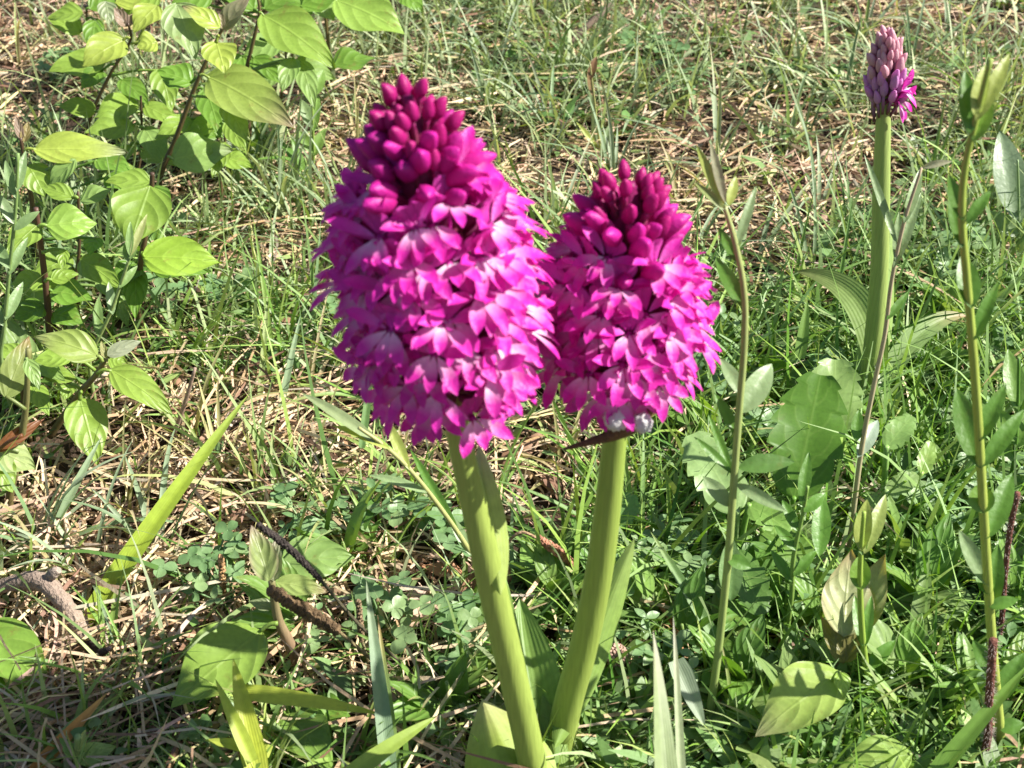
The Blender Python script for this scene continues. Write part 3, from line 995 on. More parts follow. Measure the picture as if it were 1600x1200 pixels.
YB2 = 0.435
s = seedling('reddish-stemmed seedling with rounded leaves over deep shade', (80, 540), YB2)
stem_of(s, [(56, 325), (66, 400), (74, 470), (78, 520)], YB2, [0.0009, 0.0012, 0.0014, 0.0015], BR, (0.12, 0.06, 0.04))
leaf(s, (72, 353), (152, 349), 58, YB2 - 0.004, (0.6, 0.7, 0.1), (0.25, 0.40, 0.07), stem=(60, 355))
leaf(s, (60, 350), (10, 400), 44, YB2, (0.7, 0.6, 0), DG, stem=(60, 352))
leaf(s, (80, 438), (123, 428), 24, YB2 - 0.006, (0.8, 0.5, 0), DG, stem=(70, 440))
leaf(s, (80, 455), (146, 470), 44, YB2, (0.9, 0.4, 0), DD, stem=(73, 455))
leaf(s, (68, 440), (15, 445), 36, YB2, (0.8, 0.5, 0), DG, stem=(70, 440))
leaf(s, (82, 490), (130, 505), 40, YB2, (0.9, 0.4, 0), DD, stem=(76, 488))
leaf(s, (70, 480), (22, 500), 40, YB2, (0.9, 0.4, 0), DD, stem=(75, 478))
leaf(s, (150, 372), (140, 400), 30, YB2 + 0.012, (0.9, 0.4, 0), DD, stem=(66, 375))
leaf(s, (100, 390), (97, 422), 20, YB2 - 0.004, (0.7, 0.6, 0), DG, stem=(66, 395))

# C
YC = 0.395
s = seedling('leaning seedling with curled veiny leaves beside the straw patch', (75, 690), YC)
stem_of(s, [(166, 560), (148, 588), (128, 610), (100, 650), (78, 682)], YC, [0.0008, 0.001, 0.0012, 0.0013, 0.0013], BR2, (0.18, 0.16, 0.06))
leaf(s, (154, 557), (54, 527), 50, YC - 0.004, (0.6, 0.75, 0), (0.29, 0.38, 0.09), (0.33, 0.36, 0.16), arch=0.22, stem=(160, 565))
leaf(s, (112, 556), (54, 566), 36, YC + 0.008, (0.8, 0.5, 0), DG, stem=(150, 580))
leaf(s, (166, 560), (158, 532), 12, YC - 0.002, (0.3, 0.9, 0), (0.3, 0.3, 0.12), fold=0.5)
leaf(s, (168, 556), (222, 533), 24, YC - 0.002, (0.4, 0.9, 0), (0.3, 0.33, 0.22), fold=0.4)
leaf(s, (172, 578), (270, 648), 50, YC - 0.005, (0.65, 0.65, 0.15), (0.25, 0.37, 0.06), arch=0.16, stem=(152, 584))
leaf(s, (124, 622), (152, 728), 66, YC - 0.008, (0.5, 0.8, 0.15), DG, stem=(128, 612))
leaf(s, (110, 600), (100, 625), 26, YC, (0.8, 0.5, 0.1), DG, stem=(128, 610))
leaf(s, (170, 562), (196, 566), 30, YC + 0.008, (0.8, 0.5, 0.1), DG, stem=(165, 565))

# D
YD = 0.355
s = seedling('half-withered seedling with one rust-brown leaf', (15, 790), YD)
stem_of(s, [(44, 545), (40, 640), (25, 730), (15, 780)], YD, [0.0008, 0.0011, 0.0013, 0.0014], BR2, (0.2, 0.2, 0.07))
leaf(s, (8, 622), (46, 524), 48, YD - 0.003, (0.3, 0.9, 0.2), (0.20, 0.25, 0.07), (0.28, 0.17, 0.08), stem=(40, 640))
leaf(s, (-6, 706), (70, 654), 24, YD - 0.006, (0.4, 0.9, 0.2), (0.19, 0.075, 0.03), fold=0.5, stem=(35, 680), label='rust-brown withered leaf')
leaf(s, (-10, 702), (56, 734), 56, YD - 0.003, (0.6, 0.7, 0.1), (0.31, 0.39, 0.15), stem=(30, 705))
leaf(s, (-12, 720), (20, 770), 50, YD - 0.006, (0.6, 0.7, 0.1), DG, stem=(26, 730))
leaf(s, (42, 560), (62, 610), 24, YD - 0.003, (0.5, 0.8, 0.1), DP, stem=(41, 570))

# E, bottom left
YE = 0.29
s = seedling('low seedling with a wide oval leaf next to the knotted twig', (-30, 1075), YE)
stem_of(s, [(-40, 960), (-36, 1010), (-32, 1050)], YE, [0.001, 0.0012, 0.0014], BR2, BR)
leaf(s, (-26, 980), (78, 1082), 92, YE - 0.004, (0.7, 0.6, 0), (0.19, 0.33, 0.05), stem=(-36, 985))
leaf(s, (-30, 1010), (40, 1110), 60, YE + 0.012, (0.85, 0.4, 0), DD, stem=(-35, 1020))

# F
YF = 0.285
s = seedling('pink-stemmed seedling with a big leaf dappled by the flower shadow', (482, 1072), YF)
stem_of(s, [(424, 905), (434, 965), (452, 1005), (478, 1062)], YF, [0.001, 0.0014, 0.0017, 0.0019], (0.30, 0.17, 0.12), (0.24, 0.22, 0.10))
leaf(s, (409, 984), (266, 1108), 108, YF - 0.003, (0.75, 0.6, -0.05), (0.24, 0.37, 0.065), arch=0.1, stem=(434, 974))
leaf(s, (420, 908), (392, 820), 44, YF - 0.004, (0.15, 1, 0.25), (0.27, 0.34, 0.12), (0.34, 0.25, 0.20), fold=0.45, rim=(0.34, 0.24, 0.2))
leaf(s, (428, 908), (432, 838), 30, YF - 0.001, (0.15, 1, -0.3), (0.30, 0.33, 0.2), (0.34, 0.25, 0.20), fold=0.45)
leaf(s, (432, 910), (512, 926), 34, YF - 0.005, (0.6, 0.7, 0.1), (0.27, 0.35, 0.1), (0.30, 0.2, 0.12), stem=(426, 912))
leaf(s, (440, 880), (555, 872), 74, YF + 0.03, (0.75, 0.55, 0), (0.23, 0.36, 0.10), stem=(430, 940))
leaf(s, (448, 1112), (520, 1210), 80, YF - 0.012, (0.8, 0.5, 0), (0.19, 0.32, 0.06), stem=(470, 1050))
leaf(s, (480, 1104), (548, 1120), 50, YF - 0.004, (0.85, 0.4, 0), DD, stem=(474, 1055))
leaf(s, (426, 950), (388, 940), 20, YF, (0.7, 0.6, 0), (0.25, 0.3, 0.15), stem=(432, 955))

# G
YG = 0.262
s = seedling('seedling with one puckered bright leaf folded over its stem', (1304, 1150), YG)
stem_of(s, [(1302, 1058), (1300, 1100), (1304, 1160), (1306, 1185)], YG, [0.0011, 0.0013, 0.0015, 0.0016], (0.26, 0.30, 0.09), (0.20, 0.14, 0.05))
leaf(s, (1314, 1050), (1180, 1152), 98, YG - 0.003, (0.75, 0.6, 0), (0.30, 0.41, 0.09), (0.27, 0.26, 0.14), arch=0.14, bulge=0.04, stem=(1302, 1062))
leaf(s, (1216, 1058), (1122, 1052), 82, YG + 0.016, (0.85, 0.45, 0), DD, stem=(1300, 1085))
leaf(s, (1296, 1150), (1192, 1140), 38, YG + 0.002, (0.8, 0.5, 0.1), DG, stem=(1303, 1155))
leaf(s, (1312, 1050), (1318, 1090), 26, YG - 0.006, (0.4, 0.8, 0.5), (0.27, 0.42, 0.06), stem=(1302, 1062))
leaf(s, (1310, 1140), (1390, 1168), 40, YG + 0.004, (0.85, 0.4, 0), DD, stem=(1304, 1145))

# H
YH = 0.278
s = seedling('seedling with a pair of upright pale bronze-edged leaves', (1300, 1100), YH)
stem_of(s, [(1321, 985), (1316, 1030), (1308, 1070), (1302, 1095)], YH, [0.0013, 0.0014, 0.0015, 0.0016], (0.24, 0.22, 0.08), (0.2, 0.15, 0.06))
PB = (0.42, 0.45, 0.22)
leaf(s, (1318, 995), (1330, 858), 82, YH - 0.003, (0.1, 1, 0.25), PB, (0.34, 0.24, 0.15), arch=-0.1, fold=0.3, bulge=0.04, rim=(0.36, 0.28, 0.14))
leaf(s, (1326, 995), (1384, 866), 66, YH - 0.001, (0.1, 1, -0.3), (0.33, 0.38, 0.15), (0.3, 0.24, 0.12), arch=-0.1, fold=0.3, bulge=0.04, rim=(0.34, 0.3, 0.1))
leaf(s, (1320, 1035), (1282, 962), 34, YH - 0.006, (0.1, 1, 0.3), (0.21, 0.20, 0.06), (0.26, 0.2, 0.1), fold=0.4)
leaf(s, (1322, 1035), (1352, 970), 28, YH - 0.006, (0.1, 1, -0.4), (0.20, 0.19, 0.06), (0.26, 0.2, 0.1), fold=0.4)

# I, bottom right
s = seedling('low seedling with dark glossy leaves between the flax-like stems', (1420, 1220), 0.243)
stem_of(s, [(1418, 1180), (1420, 1210)], 0.243, [0.001, 0.0012], BR2, BR)
leaf(s, (1424, 1178), (1308, 1200), 66, 0.241, (0.8, 0.5, 0), (0.24, 0.36, 0.07), stem=(1419, 1185))
leaf(s, (1414, 1190), (1440, 1290), 80, 0.24, (0.8, 0.5, 0), DD, stem=(1419, 1190))

# K, bottom left corner
s = seedling('small seedling with a folded bright leaf at the orange blade', (120, 1220), 0.243)
stem_of(s, [(122, 1150), (120, 1190)], 0.245, [0.0009, 0.0011], (0.25, 0.33, 0.1), (0.2, 0.3, 0.1))
leaf(s, (122, 1190), (182, 1166), 36, 0.244, (0.6, 0.8, 0), (0.27, 0.40, 0.11), fold=0.4)
leaf(s, (121, 1185), (92, 1152), 20, 0.244, (0.4, 0.9, 0), (0.2, 0.34, 0.08), fold=0.4)
leaf(s, (122, 1175), (134, 1140), 16, 0.244, (0.3, 0.9, 0), (0.38, 0.45, 0.14), fold=0.4)

# more leaves low on the thicket's stems
def fill(label, base, Y, top, spots):
    s = seedling(label, base, Y)
    stem_of(s, [top, ((top[0] + base[0]) / 2 + 4, (top[1] + base[1]) / 2), (base[0], base[1] - 25)], Y, [0.0005, 0.0007, 0.0009], BR2, BR)
    for i, (x, y, L, a) in enumerate(spots):
        sy = min(max(y, top[1]), base[1] - 25)
        f = (sy - top[1]) / (base[1] - 25 - top[1] + 1e-6)
        sx = top[0] + (base[0] - top[0]) * f
        b = (x, y)
        L *= 1.2
        t = (x + L * math.cos(rad(a)), y + L * math.sin(rad(a)))
        leaf(s, b, t, L * random.uniform(0.5, 0.62), Y + random.uniform(-0.01, 0.012), (random.uniform(0.6, 0.9), random.uniform(0.4, 0.7), random.uniform(-0.2, 0.2)), random.choice([DD, DG, DG, DP]), stem=(sx, sy))


fill('low bushy seedling filling the gap beneath the pale lime leaves', (215, 300), 0.585, (220, 150), [(215, 160, 60, 160), (225, 165, 55, 30), (210, 195, 66, 170), (225, 200, 60, 60), (205, 225, 56, 130), (222, 235, 60, 20), (150, 175, 50, 190), (212, 262, 55, 165)])
fill('leafy seedling crowded behind the half-shaded wide leaf', (440, 170), 0.65, (445, 40), [(440, 60, 60, 150), (452, 55, 56, 40), (440, 90, 60, 120), (455, 100, 60, 20), (435, 120, 55, 190), (470, 10, 60, -20), (420, -5, 60, 200), (330, -8, 60, 160), (250, -10, 56, 150)])
fill('shaded seedling spreading under the bronze-spotted leaf', (345, 290), 0.565, (350, 170), [(345, 185, 52, 150), (355, 190, 50, 60), (340, 215, 55, 200), (352, 222, 50, 110), (300, 185, 56, 150), (290, 210, 50, 40), (345, 245, 44, 20)])
fill('dark-leaved seedling behind the reddish stem', (118, 470), 0.46, (122, 300), [(115, 310, 46, 200), (126, 315, 44, -20), (112, 400, 60, 150), (125, 405, 66, 35), (110, 450, 60, 165), (150, 440, 55, 20), (180, 455, 50, 70), (60, 470, 50, 180)])
fill('leafy seedling at the top above the lime leaves', (130, 130), 0.70, (135, 10), [(130, 20, 46, 170), (140, 15, 50, -20), (128, 50, 46, 200), (142, 55, 46, 40), (150, 30, 44, 100)])
fill('low seedling between the curled leaves and the thicket', (35, 640), 0.40, (45, 545), [(40, 560, 46, 200), (50, 565, 50, 30), (35, 590, 46, 160), (48, 600, 48, 60), (70, 585, 44, 10)])

# ------------------------------------------------------------------ toothed leaves
TG = (0.15, 0.29, 0.055)


def rosette(label, base, Y, leaves, name='toothed_leaf_plant'):
    p = thing(name, label, 'plant', Vector((pt(base, Y).x, Y, 0)), 'toothed-leaf plants')
    root = Vector((p.location.x, Y, -0.004))
    for (b, t, w, n, c, dy) in leaves:
        B = pt(b, Y + dy)
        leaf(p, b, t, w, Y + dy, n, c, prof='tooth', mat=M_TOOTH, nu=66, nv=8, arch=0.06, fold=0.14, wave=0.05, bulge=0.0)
        tube('petiole', [root, (root + B) * 0.5 + Vector((0, 0.003, 0.002)), B + Vector((0, 0, 0.0005))], [0.0012, 0.0009], M_STEM, np.array(c) * 1.2, parent=p, sides=6, n=9)
    return p


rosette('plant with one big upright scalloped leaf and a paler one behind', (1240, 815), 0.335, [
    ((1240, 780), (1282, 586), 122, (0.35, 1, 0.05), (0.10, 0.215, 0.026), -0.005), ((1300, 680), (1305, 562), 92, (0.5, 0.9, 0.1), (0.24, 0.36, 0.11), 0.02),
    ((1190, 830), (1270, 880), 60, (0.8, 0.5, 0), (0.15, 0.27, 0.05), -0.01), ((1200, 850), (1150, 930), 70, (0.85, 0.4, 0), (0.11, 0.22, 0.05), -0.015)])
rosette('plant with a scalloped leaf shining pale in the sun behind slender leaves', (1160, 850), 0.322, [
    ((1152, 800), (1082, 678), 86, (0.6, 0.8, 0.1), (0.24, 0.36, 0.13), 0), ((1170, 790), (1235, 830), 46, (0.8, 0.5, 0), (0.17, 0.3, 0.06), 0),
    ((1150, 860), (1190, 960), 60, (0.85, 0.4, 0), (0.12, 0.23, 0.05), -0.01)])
rosette('plant with a grey-green lobed leaf lying flat between the twigs', (790, 1050), 0.295, [
    ((782, 1036), (702, 968), 82, (0.75, 0.6, 0), (0.24, 0.34, 0.17), 0), ((800, 1000), (860, 920), 70, (0.8, 0.5, 0), (0.13, 0.24, 0.06), 0.012)])
rosette('plant with a small fan-shaped leaf beside the shorter orchid stem', (985, 850), 0.33, [((966, 824), (988, 772), 46, (0.4, 0.9, -0.2), (0.18, 0.33, 0.10), 0),
        ((1000, 860), (1060, 830), 40, (0.8, 0.5, 0), (0.14, 0.26, 0.06), 0)])
rosette('plant with small scalloped leaves in the lush green herbs', (1400, 760), 0.345, [
    ((1385, 700), (1425, 650), 44, (0.7, 0.6, 0), (0.22, 0.36, 0.10), 0), ((1440, 740), (1455, 690), 30, (0.5, 0.8, 0.2), (0.24, 0.37, 0.08), -0.005),
    ((1385, 770), (1435, 742), 34, (0.7, 0.6, 0), (0.25, 0.37, 0.12), -0.01), ((1350, 800), (1395, 780), 40, (0.7, 0.6, 0), (0.26, 0.38, 0.13), -0.01)])
rosette('plant with a bright lobed leaf under the hairy red stem', (1500, 1010), 0.292, [
    ((1515, 1010), (1500, 955), 44, (0.6, 0.7, 0), (0.28, 0.42, 0.12), 0), ((1490, 1080), (1440, 1120), 40, (0.7, 0.6, 0), (0.16, 0.28, 0.06), -0.01)])

# ------------------------------------------------------------------ slender leafy stems


def herb(label, stem_px, Y, R, leaves, c0, c1, lc, Yt=None, name='slender_herb', root=None):
    last = pt(stem_px[-1], Y)
    p = thing(name, label, 'plant', Vector((last.x if root is None else pt(root, Y).x, Y, 0)), 'slender leafy stems')
    stem_of(p, stem_px, Y, [r * 0.68 for r in R], c0, c1, Yt=Yt)
    ys = [q[1] for q in stem_px]
    for l in leaves:
        b, t, w = l[0], l[1], l[2] * 1.25
        n = l[3] if len(l) > 3 and l[3] else (0.35, 0.9, random.uniform(-0.25, 0.25))
        c = l[4] if len(l) > 4 else lc
        yy = Y if Yt is None else np.interp(b[1], (ys[0], ys[-1]), (Yt, Y))
        leaf(p, b, t, w, yy - 0.0012, n, c, prof='lance', mat=M_SMOOTH, arch=random.uniform(0.04, 0.14), fold=0.3, wave=0.02, bulge=0, nu=14, nv=6)
    return p


LG = (0.115, 0.245, 0.038)
LP = (0.26, 0.36, 0.17)
LYg = (0.36, 0.42, 0.10)
herb('slender stem with a yellow-edged tip and sparse curved narrow leaves', [(1132, 322), (1150, 385), (1163, 460), (1163, 540), (1155, 640), (1146, 760), (1137, 880), (1122, 1020), (1104, 1150)],
     0.262, [0.0008, 0.0010, 0.0011, 0.0012, 0.0013, 0.0014, 0.0015, 0.0016, 0.0017], [
    ((1132, 322), (1088, 226), 13, None, LYg), ((1134, 318), (1110, 222), 12, None, (0.34, 0.33, 0.2)), ((1138, 322), (1150, 275), 13, None, LYg), ((1132, 328), (1084, 284), 10, None, (0.26, 0.32, 0.1)),
    ((1150, 388), (1182, 290), 13, None, LP), ((1155, 412), (1122, 354), 14), ((1165, 482), (1118, 402), 20), ((1156, 646), (1206, 568), 32, (0.4, 0.9, 0.3), LP), ((1150, 678), (1116, 614), 15),
    ((1144, 740), (1084, 682), 11), ((1145, 745), (1106, 646), 11), ((1153, 732), (1242, 722), 24, (0.7, 0.6, 0), (0.11, 0.22, 0.05)), ((1142, 792), (1098, 744), 20, None, LP),
    ((1142, 940), (1142, 838), 30, (0.1, 1, 0), (0.20, 0.33, 0.12)), ((1136, 872), (1174, 888), 18), ((1158, 620), (1125, 560), 18, (0.8, 0.5, 0.1), LP), ((1150, 756), (1230, 800), 16, None, LP)],
    (0.29, 0.38, 0.11), (0.33, 0.37, 0.14), LG, Yt=0.275)
herb('thin tan stem leaning across the budding orchid with pale leaves', [(1440, 262), (1412, 350), (1393, 440), (1383, 520), (1366, 600), (1348, 690), (1336, 780), (1325, 870)], 0.33,
     [0.0006, 0.0008, 0.0009, 0.0010, 0.0011, 0.0012, 0.0012, 0.0013], [
    ((1440, 262), (1488, 252), 9, None, (0.42, 0.40, 0.26)), ((1412, 350), (1440, 260), 14, None, LP), ((1400, 410), (1405, 330), 12, None, LP), ((1396, 420), (1440, 300), 14, None, LP),
    ((1340, 715), (1372, 656), 20, (0.9, 0.6, 0.2), (0.32, 0.40, 0.3)), ((1385, 500), (1420, 455), 10), ((1338, 690), (1342, 640), 16), ((1402, 385), (1350, 240), 10, None, LP)],
    (0.42, 0.38, 0.22), (0.46, 0.36, 0.24), LG, Yt=0.34)
herb('tall yellow-green stem with paired dark lance-shaped leaves', [(1548, 92), (1524, 190), (1508, 260), (1503, 340), (1510, 430), (1518, 520), (1527, 640), (1535, 770), (1543, 900), (1553, 1040), (1568, 1190)],
     0.252, [0.0008, 0.0010, 0.0011, 0.0012, 0.0013, 0.0014, 0.0015, 0.0016, 0.0017, 0.0018, 0.0019], [
    ((1524, 190), (1578, 82), 20, None, LYg), ((1522, 180), (1540, 100), 20, None, LYg), ((1516, 210), (1508, 110), 24, None, LG), ((1520, 222), (1548, 150), 26, None, (0.18, 0.31, 0.05)),
    ((1506, 345), (1482, 272), 18), ((1504, 388), (1484, 300), 18), ((1510, 350), (1548, 298), 16), ((1518, 482), (1502, 398), 28), ((1522, 532), (1560, 440), 18), ((1532, 732), (1494, 606), 34),
    ((1534, 730), (1600, 640), 22), ((1538, 802), (1528, 756), 32, (0.1, 1, 0), (0.16, 0.30, 0.04)), ((1541, 842), (1582, 738), 28), ((1545, 916), (1498, 828), 22, None, LP), ((1550, 954), (1560, 850), 24),
    ((1545, 948), (1592, 936), 16), ((1557, 1100), (1600, 1020), 26), ((1530, 690), (1572, 600), 22), ((1556, 1060), (1520, 1000), 20), ((1546, 930), (1530, 880), 22), ((1562, 1140), (1600, 1130), 20)],
    (0.36, 0.43, 0.09), (0.30, 0.40, 0.07), LG)
herb('short upright stem with oval leaves in front of the bronze-edged pair', [(1350, 800), (1345, 865), (1344, 925), (1348, 1000), (1356, 1060), (1366, 1115)], 0.272, [0.0008, 0.0010, 0.0012, 0.0013, 0.0014, 0.0015], [
    ((1348, 868), (1338, 800), 18), ((1350, 866), (1384, 772), 20, None, (0.30, 0.37, 0.10)), ((1345, 862), (1355, 780), 22, None, LYg), ((1345, 922), (1343, 868), 26, (0.1, 1, 0), (0.18, 0.32, 0.04)),
    ((1348, 1010), (1335, 930), 16), ((1352, 1010), (1362, 930), 14), ((1358, 1085), (1338, 1020), 20), ((1360, 1085), (1372, 1020), 18), ((1352, 1048), (1400, 1000), 18), ((1368, 1130), (1395, 1125), 26)],
    (0.26, 0.38, 0.06), (0.30, 0.42, 0.07), LG)
herb('leafy stem with narrow dark leaves beside the big scalloped leaf', [(1262, 760), (1255, 800), (1240, 870), (1236, 940)], 0.295, [0.0007, 0.0009, 0.0011, 0.0012], [
    ((1252, 790), (1264, 706), 16), ((1256, 800), (1290, 770), 16), ((1246, 830), (1222, 780), 14), ((1280, 870), (1285, 770), 24), ((1244, 860), (1210, 820), 14), ((1240, 900), (1275, 860), 14),
    ((1238, 910), (1205, 860), 14)], (0.2, 0.32, 0.07), (0.22, 0.34, 0.08), LG)
herb('slender stem with upright narrow leaves beneath the level pointed leaf', [(28, 240), (24, 330), (14, 430), (6, 520), (2, 560)], 0.40, [0.0008, 0.0009, 0.001, 0.0011, 0.0011], [
    ((26, 300), (40, 235), 12), ((25, 310), (8, 250), 12), ((22, 350), (-6, 300), 14, None, LP), ((22, 360), (62, 330), 12), ((16, 420), (-15, 370), 16), ((14, 430), (44, 370), 12), ((8, 500), (36, 440), 14),
    ((6, 510), (-20, 460), 14)], (0.24, 0.34, 0.12), (0.22, 0.34, 0.1), (0.2, 0.3, 0.12))
herb('pale stem with narrow leaves clasping its tip above the curled seedling', [(205, 395), (190, 440), (172, 490), (153, 530), (140, 560)], 0.415, [0.0007, 0.0009, 0.0010, 0.0011, 0.0012], [
    ((204, 400), (230, 334), 10, None, (0.30, 0.33, 0.12)), ((203, 400), (204, 346), 10), ((204, 405), (208, 380), 12), ((200, 410), (196, 378), 10), ((176, 492), (170, 440), 12, None, LP), ((155, 528), (154, 464), 13),
    ((186, 450), (215, 415), 10)], (0.28, 0.36, 0.12), (0.30, 0.40, 0.14), (0.2, 0.31, 0.1))
herb('yellowish stalk with folded grassy leaves passing behind the taller orchid stem', [(560, 668), (605, 700), (650, 745), (700, 810), (740, 870), (775, 920)], 0.30, [0.0007, 0.0009, 0.0010, 0.0011, 0.0011, 0.0012], [
    ((600, 700), (470, 614), 15, (0.7, 0.6, 0), (0.30, 0.37, 0.18)), ((610, 702), (520, 665), 12, (0.7, 0.6, 0), (0.36, 0.42, 0.09)), ((668, 770), (575, 742), 11, (0.8, 0.5, 0), LP), ((720, 840), (640, 700), 13, None, LG),
    ((738, 870), (697, 800), 14, None, LP), ((640, 735), (600, 650), 14, (0.5, 0.8, 0), LYg)], (0.40, 0.42, 0.14), (0.40, 0.40, 0.16), LG, root=(790, 940))
herb('short green shoot with stacked narrow leaves left of the taller orchid', [(488, 110), (488, 170), (490, 230), (490, 262)], 0.60, [0.0007, 0.0009, 0.001, 0.001], [
    ((488, 150), (480, 110), 16, None, LYg), ((490, 150), (505, 108), 16), ((488, 200), (470, 155), 16, None, LP), ((490, 205), (498, 150), 14), ((490, 240), (468, 205), 14), ((490, 245), (508, 200), 14)],
    (0.26, 0.38, 0.08), (0.26, 0.38, 0.08), (0.22, 0.36, 0.09))
herb('clump-edge stem with broad grey-green leaves behind the tall stem', [(1590, 250), (1592, 330), (1590, 390)], 0.52, [0.0007, 0.0009, 0.001], [
    ((1588, 345), (1562, 204), 40, (0.3, 0.9, 0.2), (0.26, 0.35, 0.21)), ((1592, 350), (1612, 250), 34, None, (0.26, 0.35, 0.21)), ((1590, 370), (1545, 330), 20, None, LP)], (0.25, 0.35, 0.15), (0.25, 0.35, 0.15), LP)
herb('small leafy sprig at the right among clover leaves', [(1592, 560), (1590, 640), (1584, 720)], 0.36, [0.0007, 0.0009, 0.001], [
    ((1590, 640), (1575, 545), 26), ((1592, 650), (1612, 560), 26), ((1586, 690), (1560, 640), 24), ((1588, 700), (1608, 640), 24), ((1584, 720), (1545, 690), 20)], LG, LG, (0.17, 0.30, 0.06))
herb('thin green shoot with a brown bristly tip beyond the shorter orchid', [(922, 100), (928, 150), (935, 210), (942, 260)], 0.62, [0.0005, 0.0007, 0.0008, 0.0009], [
    ((922, 125), (932, 88), 10, None, (0.22, 0.12, 0.06)), ((926, 150), (920, 105), 8, None, (0.3, 0.2, 0.1)), ((938, 240), (900, 190), 7, None, LYg), ((940, 250), (955, 190), 10, None, LP)], (0.36, 0.38, 0.1), (0.34, 0.33, 0.14), LG)

# ------------------------------------------------------------------ single broad blades
BLADES = 'single broad grass blades'


def blade(label, base, tipp, w, Y, n, c, tip=None, arch=0.05, name='broad_grass_blade', fold=0.35, via=None, twist=0.0, nu=20):
    B = pt(base, Y)
    N = hint(B, n)
    o = leaf(None, base, tipp, w, Y, n, c, tip, 'blade', M_BLADE, arch, fold, 0.01, 0, name=name, nu=nu, nv=6, twist=twist)
    tag(o, label, 'grass blade', BLADES)
    return o


blade('long yellow-green blade slanting over the straw beside the knotted twig', (126, 985), (392, 612), 34, 0.298, (0.35, 0.9, -0.3), (0.31, 0.42, 0.045), (0.30, 0.40, 0.08), 0.04)
blade('blue-green blade rising near the pink-stemmed seedling', (612, 1235), (572, 905), 28, 0.236, (0.05, 1, 0.1), (0.21, 0.31, 0.18), (0.28, 0.34, 0.2), 0.03)
blade('half-brown blade leaning along the blue-green one', (622, 1225), (590, 960), 16, 0.239, (0.05, 1, 0.1), (0.22, 0.32, 0.10), (0.42, 0.24, 0.10), 0.03)
yg = thing('yellow_blade_clump', 'clump of broad yellow-green blades arching under the dappled leaf', 'plant', gp((408, 1215)))
yroot = pt((406, 1215), gp((406, 1215)).y - 0.004)
leaf(yg, (406, 1225), (364, 1028), 42, 0.238, (0.1, 1, 0), (0.42, 0.48, 0.06), None, 'blade', M_BLADE, 0.05, 0.3, 0.01, 0, name='blade', nv=6)
leaf(yg, (366, 1080), (596, 1116), 28, 0.257, (0.5, 0.9, 0), (0.40, 0.47, 0.06), None, 'blade', M_BLADE, 0.10, 0.3, 0.01, 0, name='blade', nv=6)
leaf(yg, (425, 1176), (318, 1156), 24, 0.246, (0.6, 0.8, 0), (0.40, 0.47, 0.07), None, 'blade', M_BLADE, 0.10, 0.3, 0.01, 0, name='blade', nv=6)
leaf(yg, (395, 1190), (336, 1060), 24, 0.240, (0.1, 1, 0), (0.36, 0.44, 0.06), None, 'blade', M_BLADE, 0.06, 0.3, 0.01, 0, name='blade', nv=6)
blade('green blade bending low at the foot of the taller orchid', (530, 1225), (684, 1118), 30, 0.233, (0.5, 0.9, 0), (0.29, 0.40, 0.07), None, 0.12)
blade('hairy pale grey-green blade standing in front of the orchids', (1046, 1330), (1020, 985), 44, 0.185, (0.1, 1, 0.2), (0.27, 0.34, 0.16), (0.38, 0.36, 0.27), 0.05, twist=0.7)
blade('narrow pale blade close behind the hairy grey-green one', (1068, 1300), (1052, 960), 16, 0.205, (0.1, 1, 0.2), (0.34, 0.40, 0.22), (0.44, 0.40, 0.33), 0.02)
blade('straight dark blade crossing from the slender yellow-tipped stem', (1122, 1005), (1016, 830), 20, 0.285, (0.4, 0.9, 0.2), (0.16, 0.28, 0.09), (0.28, 0.36, 0.12), 0.03)
blade('dark green blade slanting up to the tall yellow-green stem', (1440, 1235), (1610, 1035), 30, 0.232, (0.2, 1, -0.1), (0.17, 0.31, 0.05), None, 0.03)
blade('orange dead blade in the shade of the bottom corner', (45, 1215), (168, 1082), 24, 0.240, (0.4, 0.9, 0), (0.48, 0.24, 0.06), (0.55, 0.33, 0.1), 0.03)
blade('brown-mottled blade lying behind the hairy pale one', (1015, 1105), (925, 1035), 36, 0.272, (0.5, 0.9, 0), (0.27, 0.26, 0.10), (0.24, 0.19, 0.12), 0.06)
blade('silvery spotted blade hanging beside the yellow-tipped stem', (1056, 1032), (1102, 1138), 34, 0.262, (0.4, 0.9, 0.1), (0.27, 0.34, 0.22), None, 0.03)
blade('upright green blade beside the budding orchid', (1250, 560), (1262, 470), 20, 0.42, (0.2, 1, 0), (0.18, 0.31, 0.06), None, 0.03)
blade('fine upright blade with a folded edge under the veiny leaf', (92, 810), (160, 680), 14, 0.335, (0.3, 0.9, 0), (0.24, 0.33, 0.18), None, 0.08)
blade('stiff blade standing in the straw behind the slanting one', (438, 640), (470, 490), 12, 0.40, (0.2, 1, 0), (0.26, 0.36, 0.2), None, 0.03)
blade('yellowish stalk-like blade left of the taller orchid', (405, 640), (420, 440), 10, 0.41, (0.2, 1, 0), (0.32, 0.40, 0.14), None, 0.02)
blade('dark thin blade under the left edge of the orchid cone', (565, 700), (585, 545), 13, 0.36, (0.2, 1, 0), (0.14, 0.25, 0.08), None, 0.02)

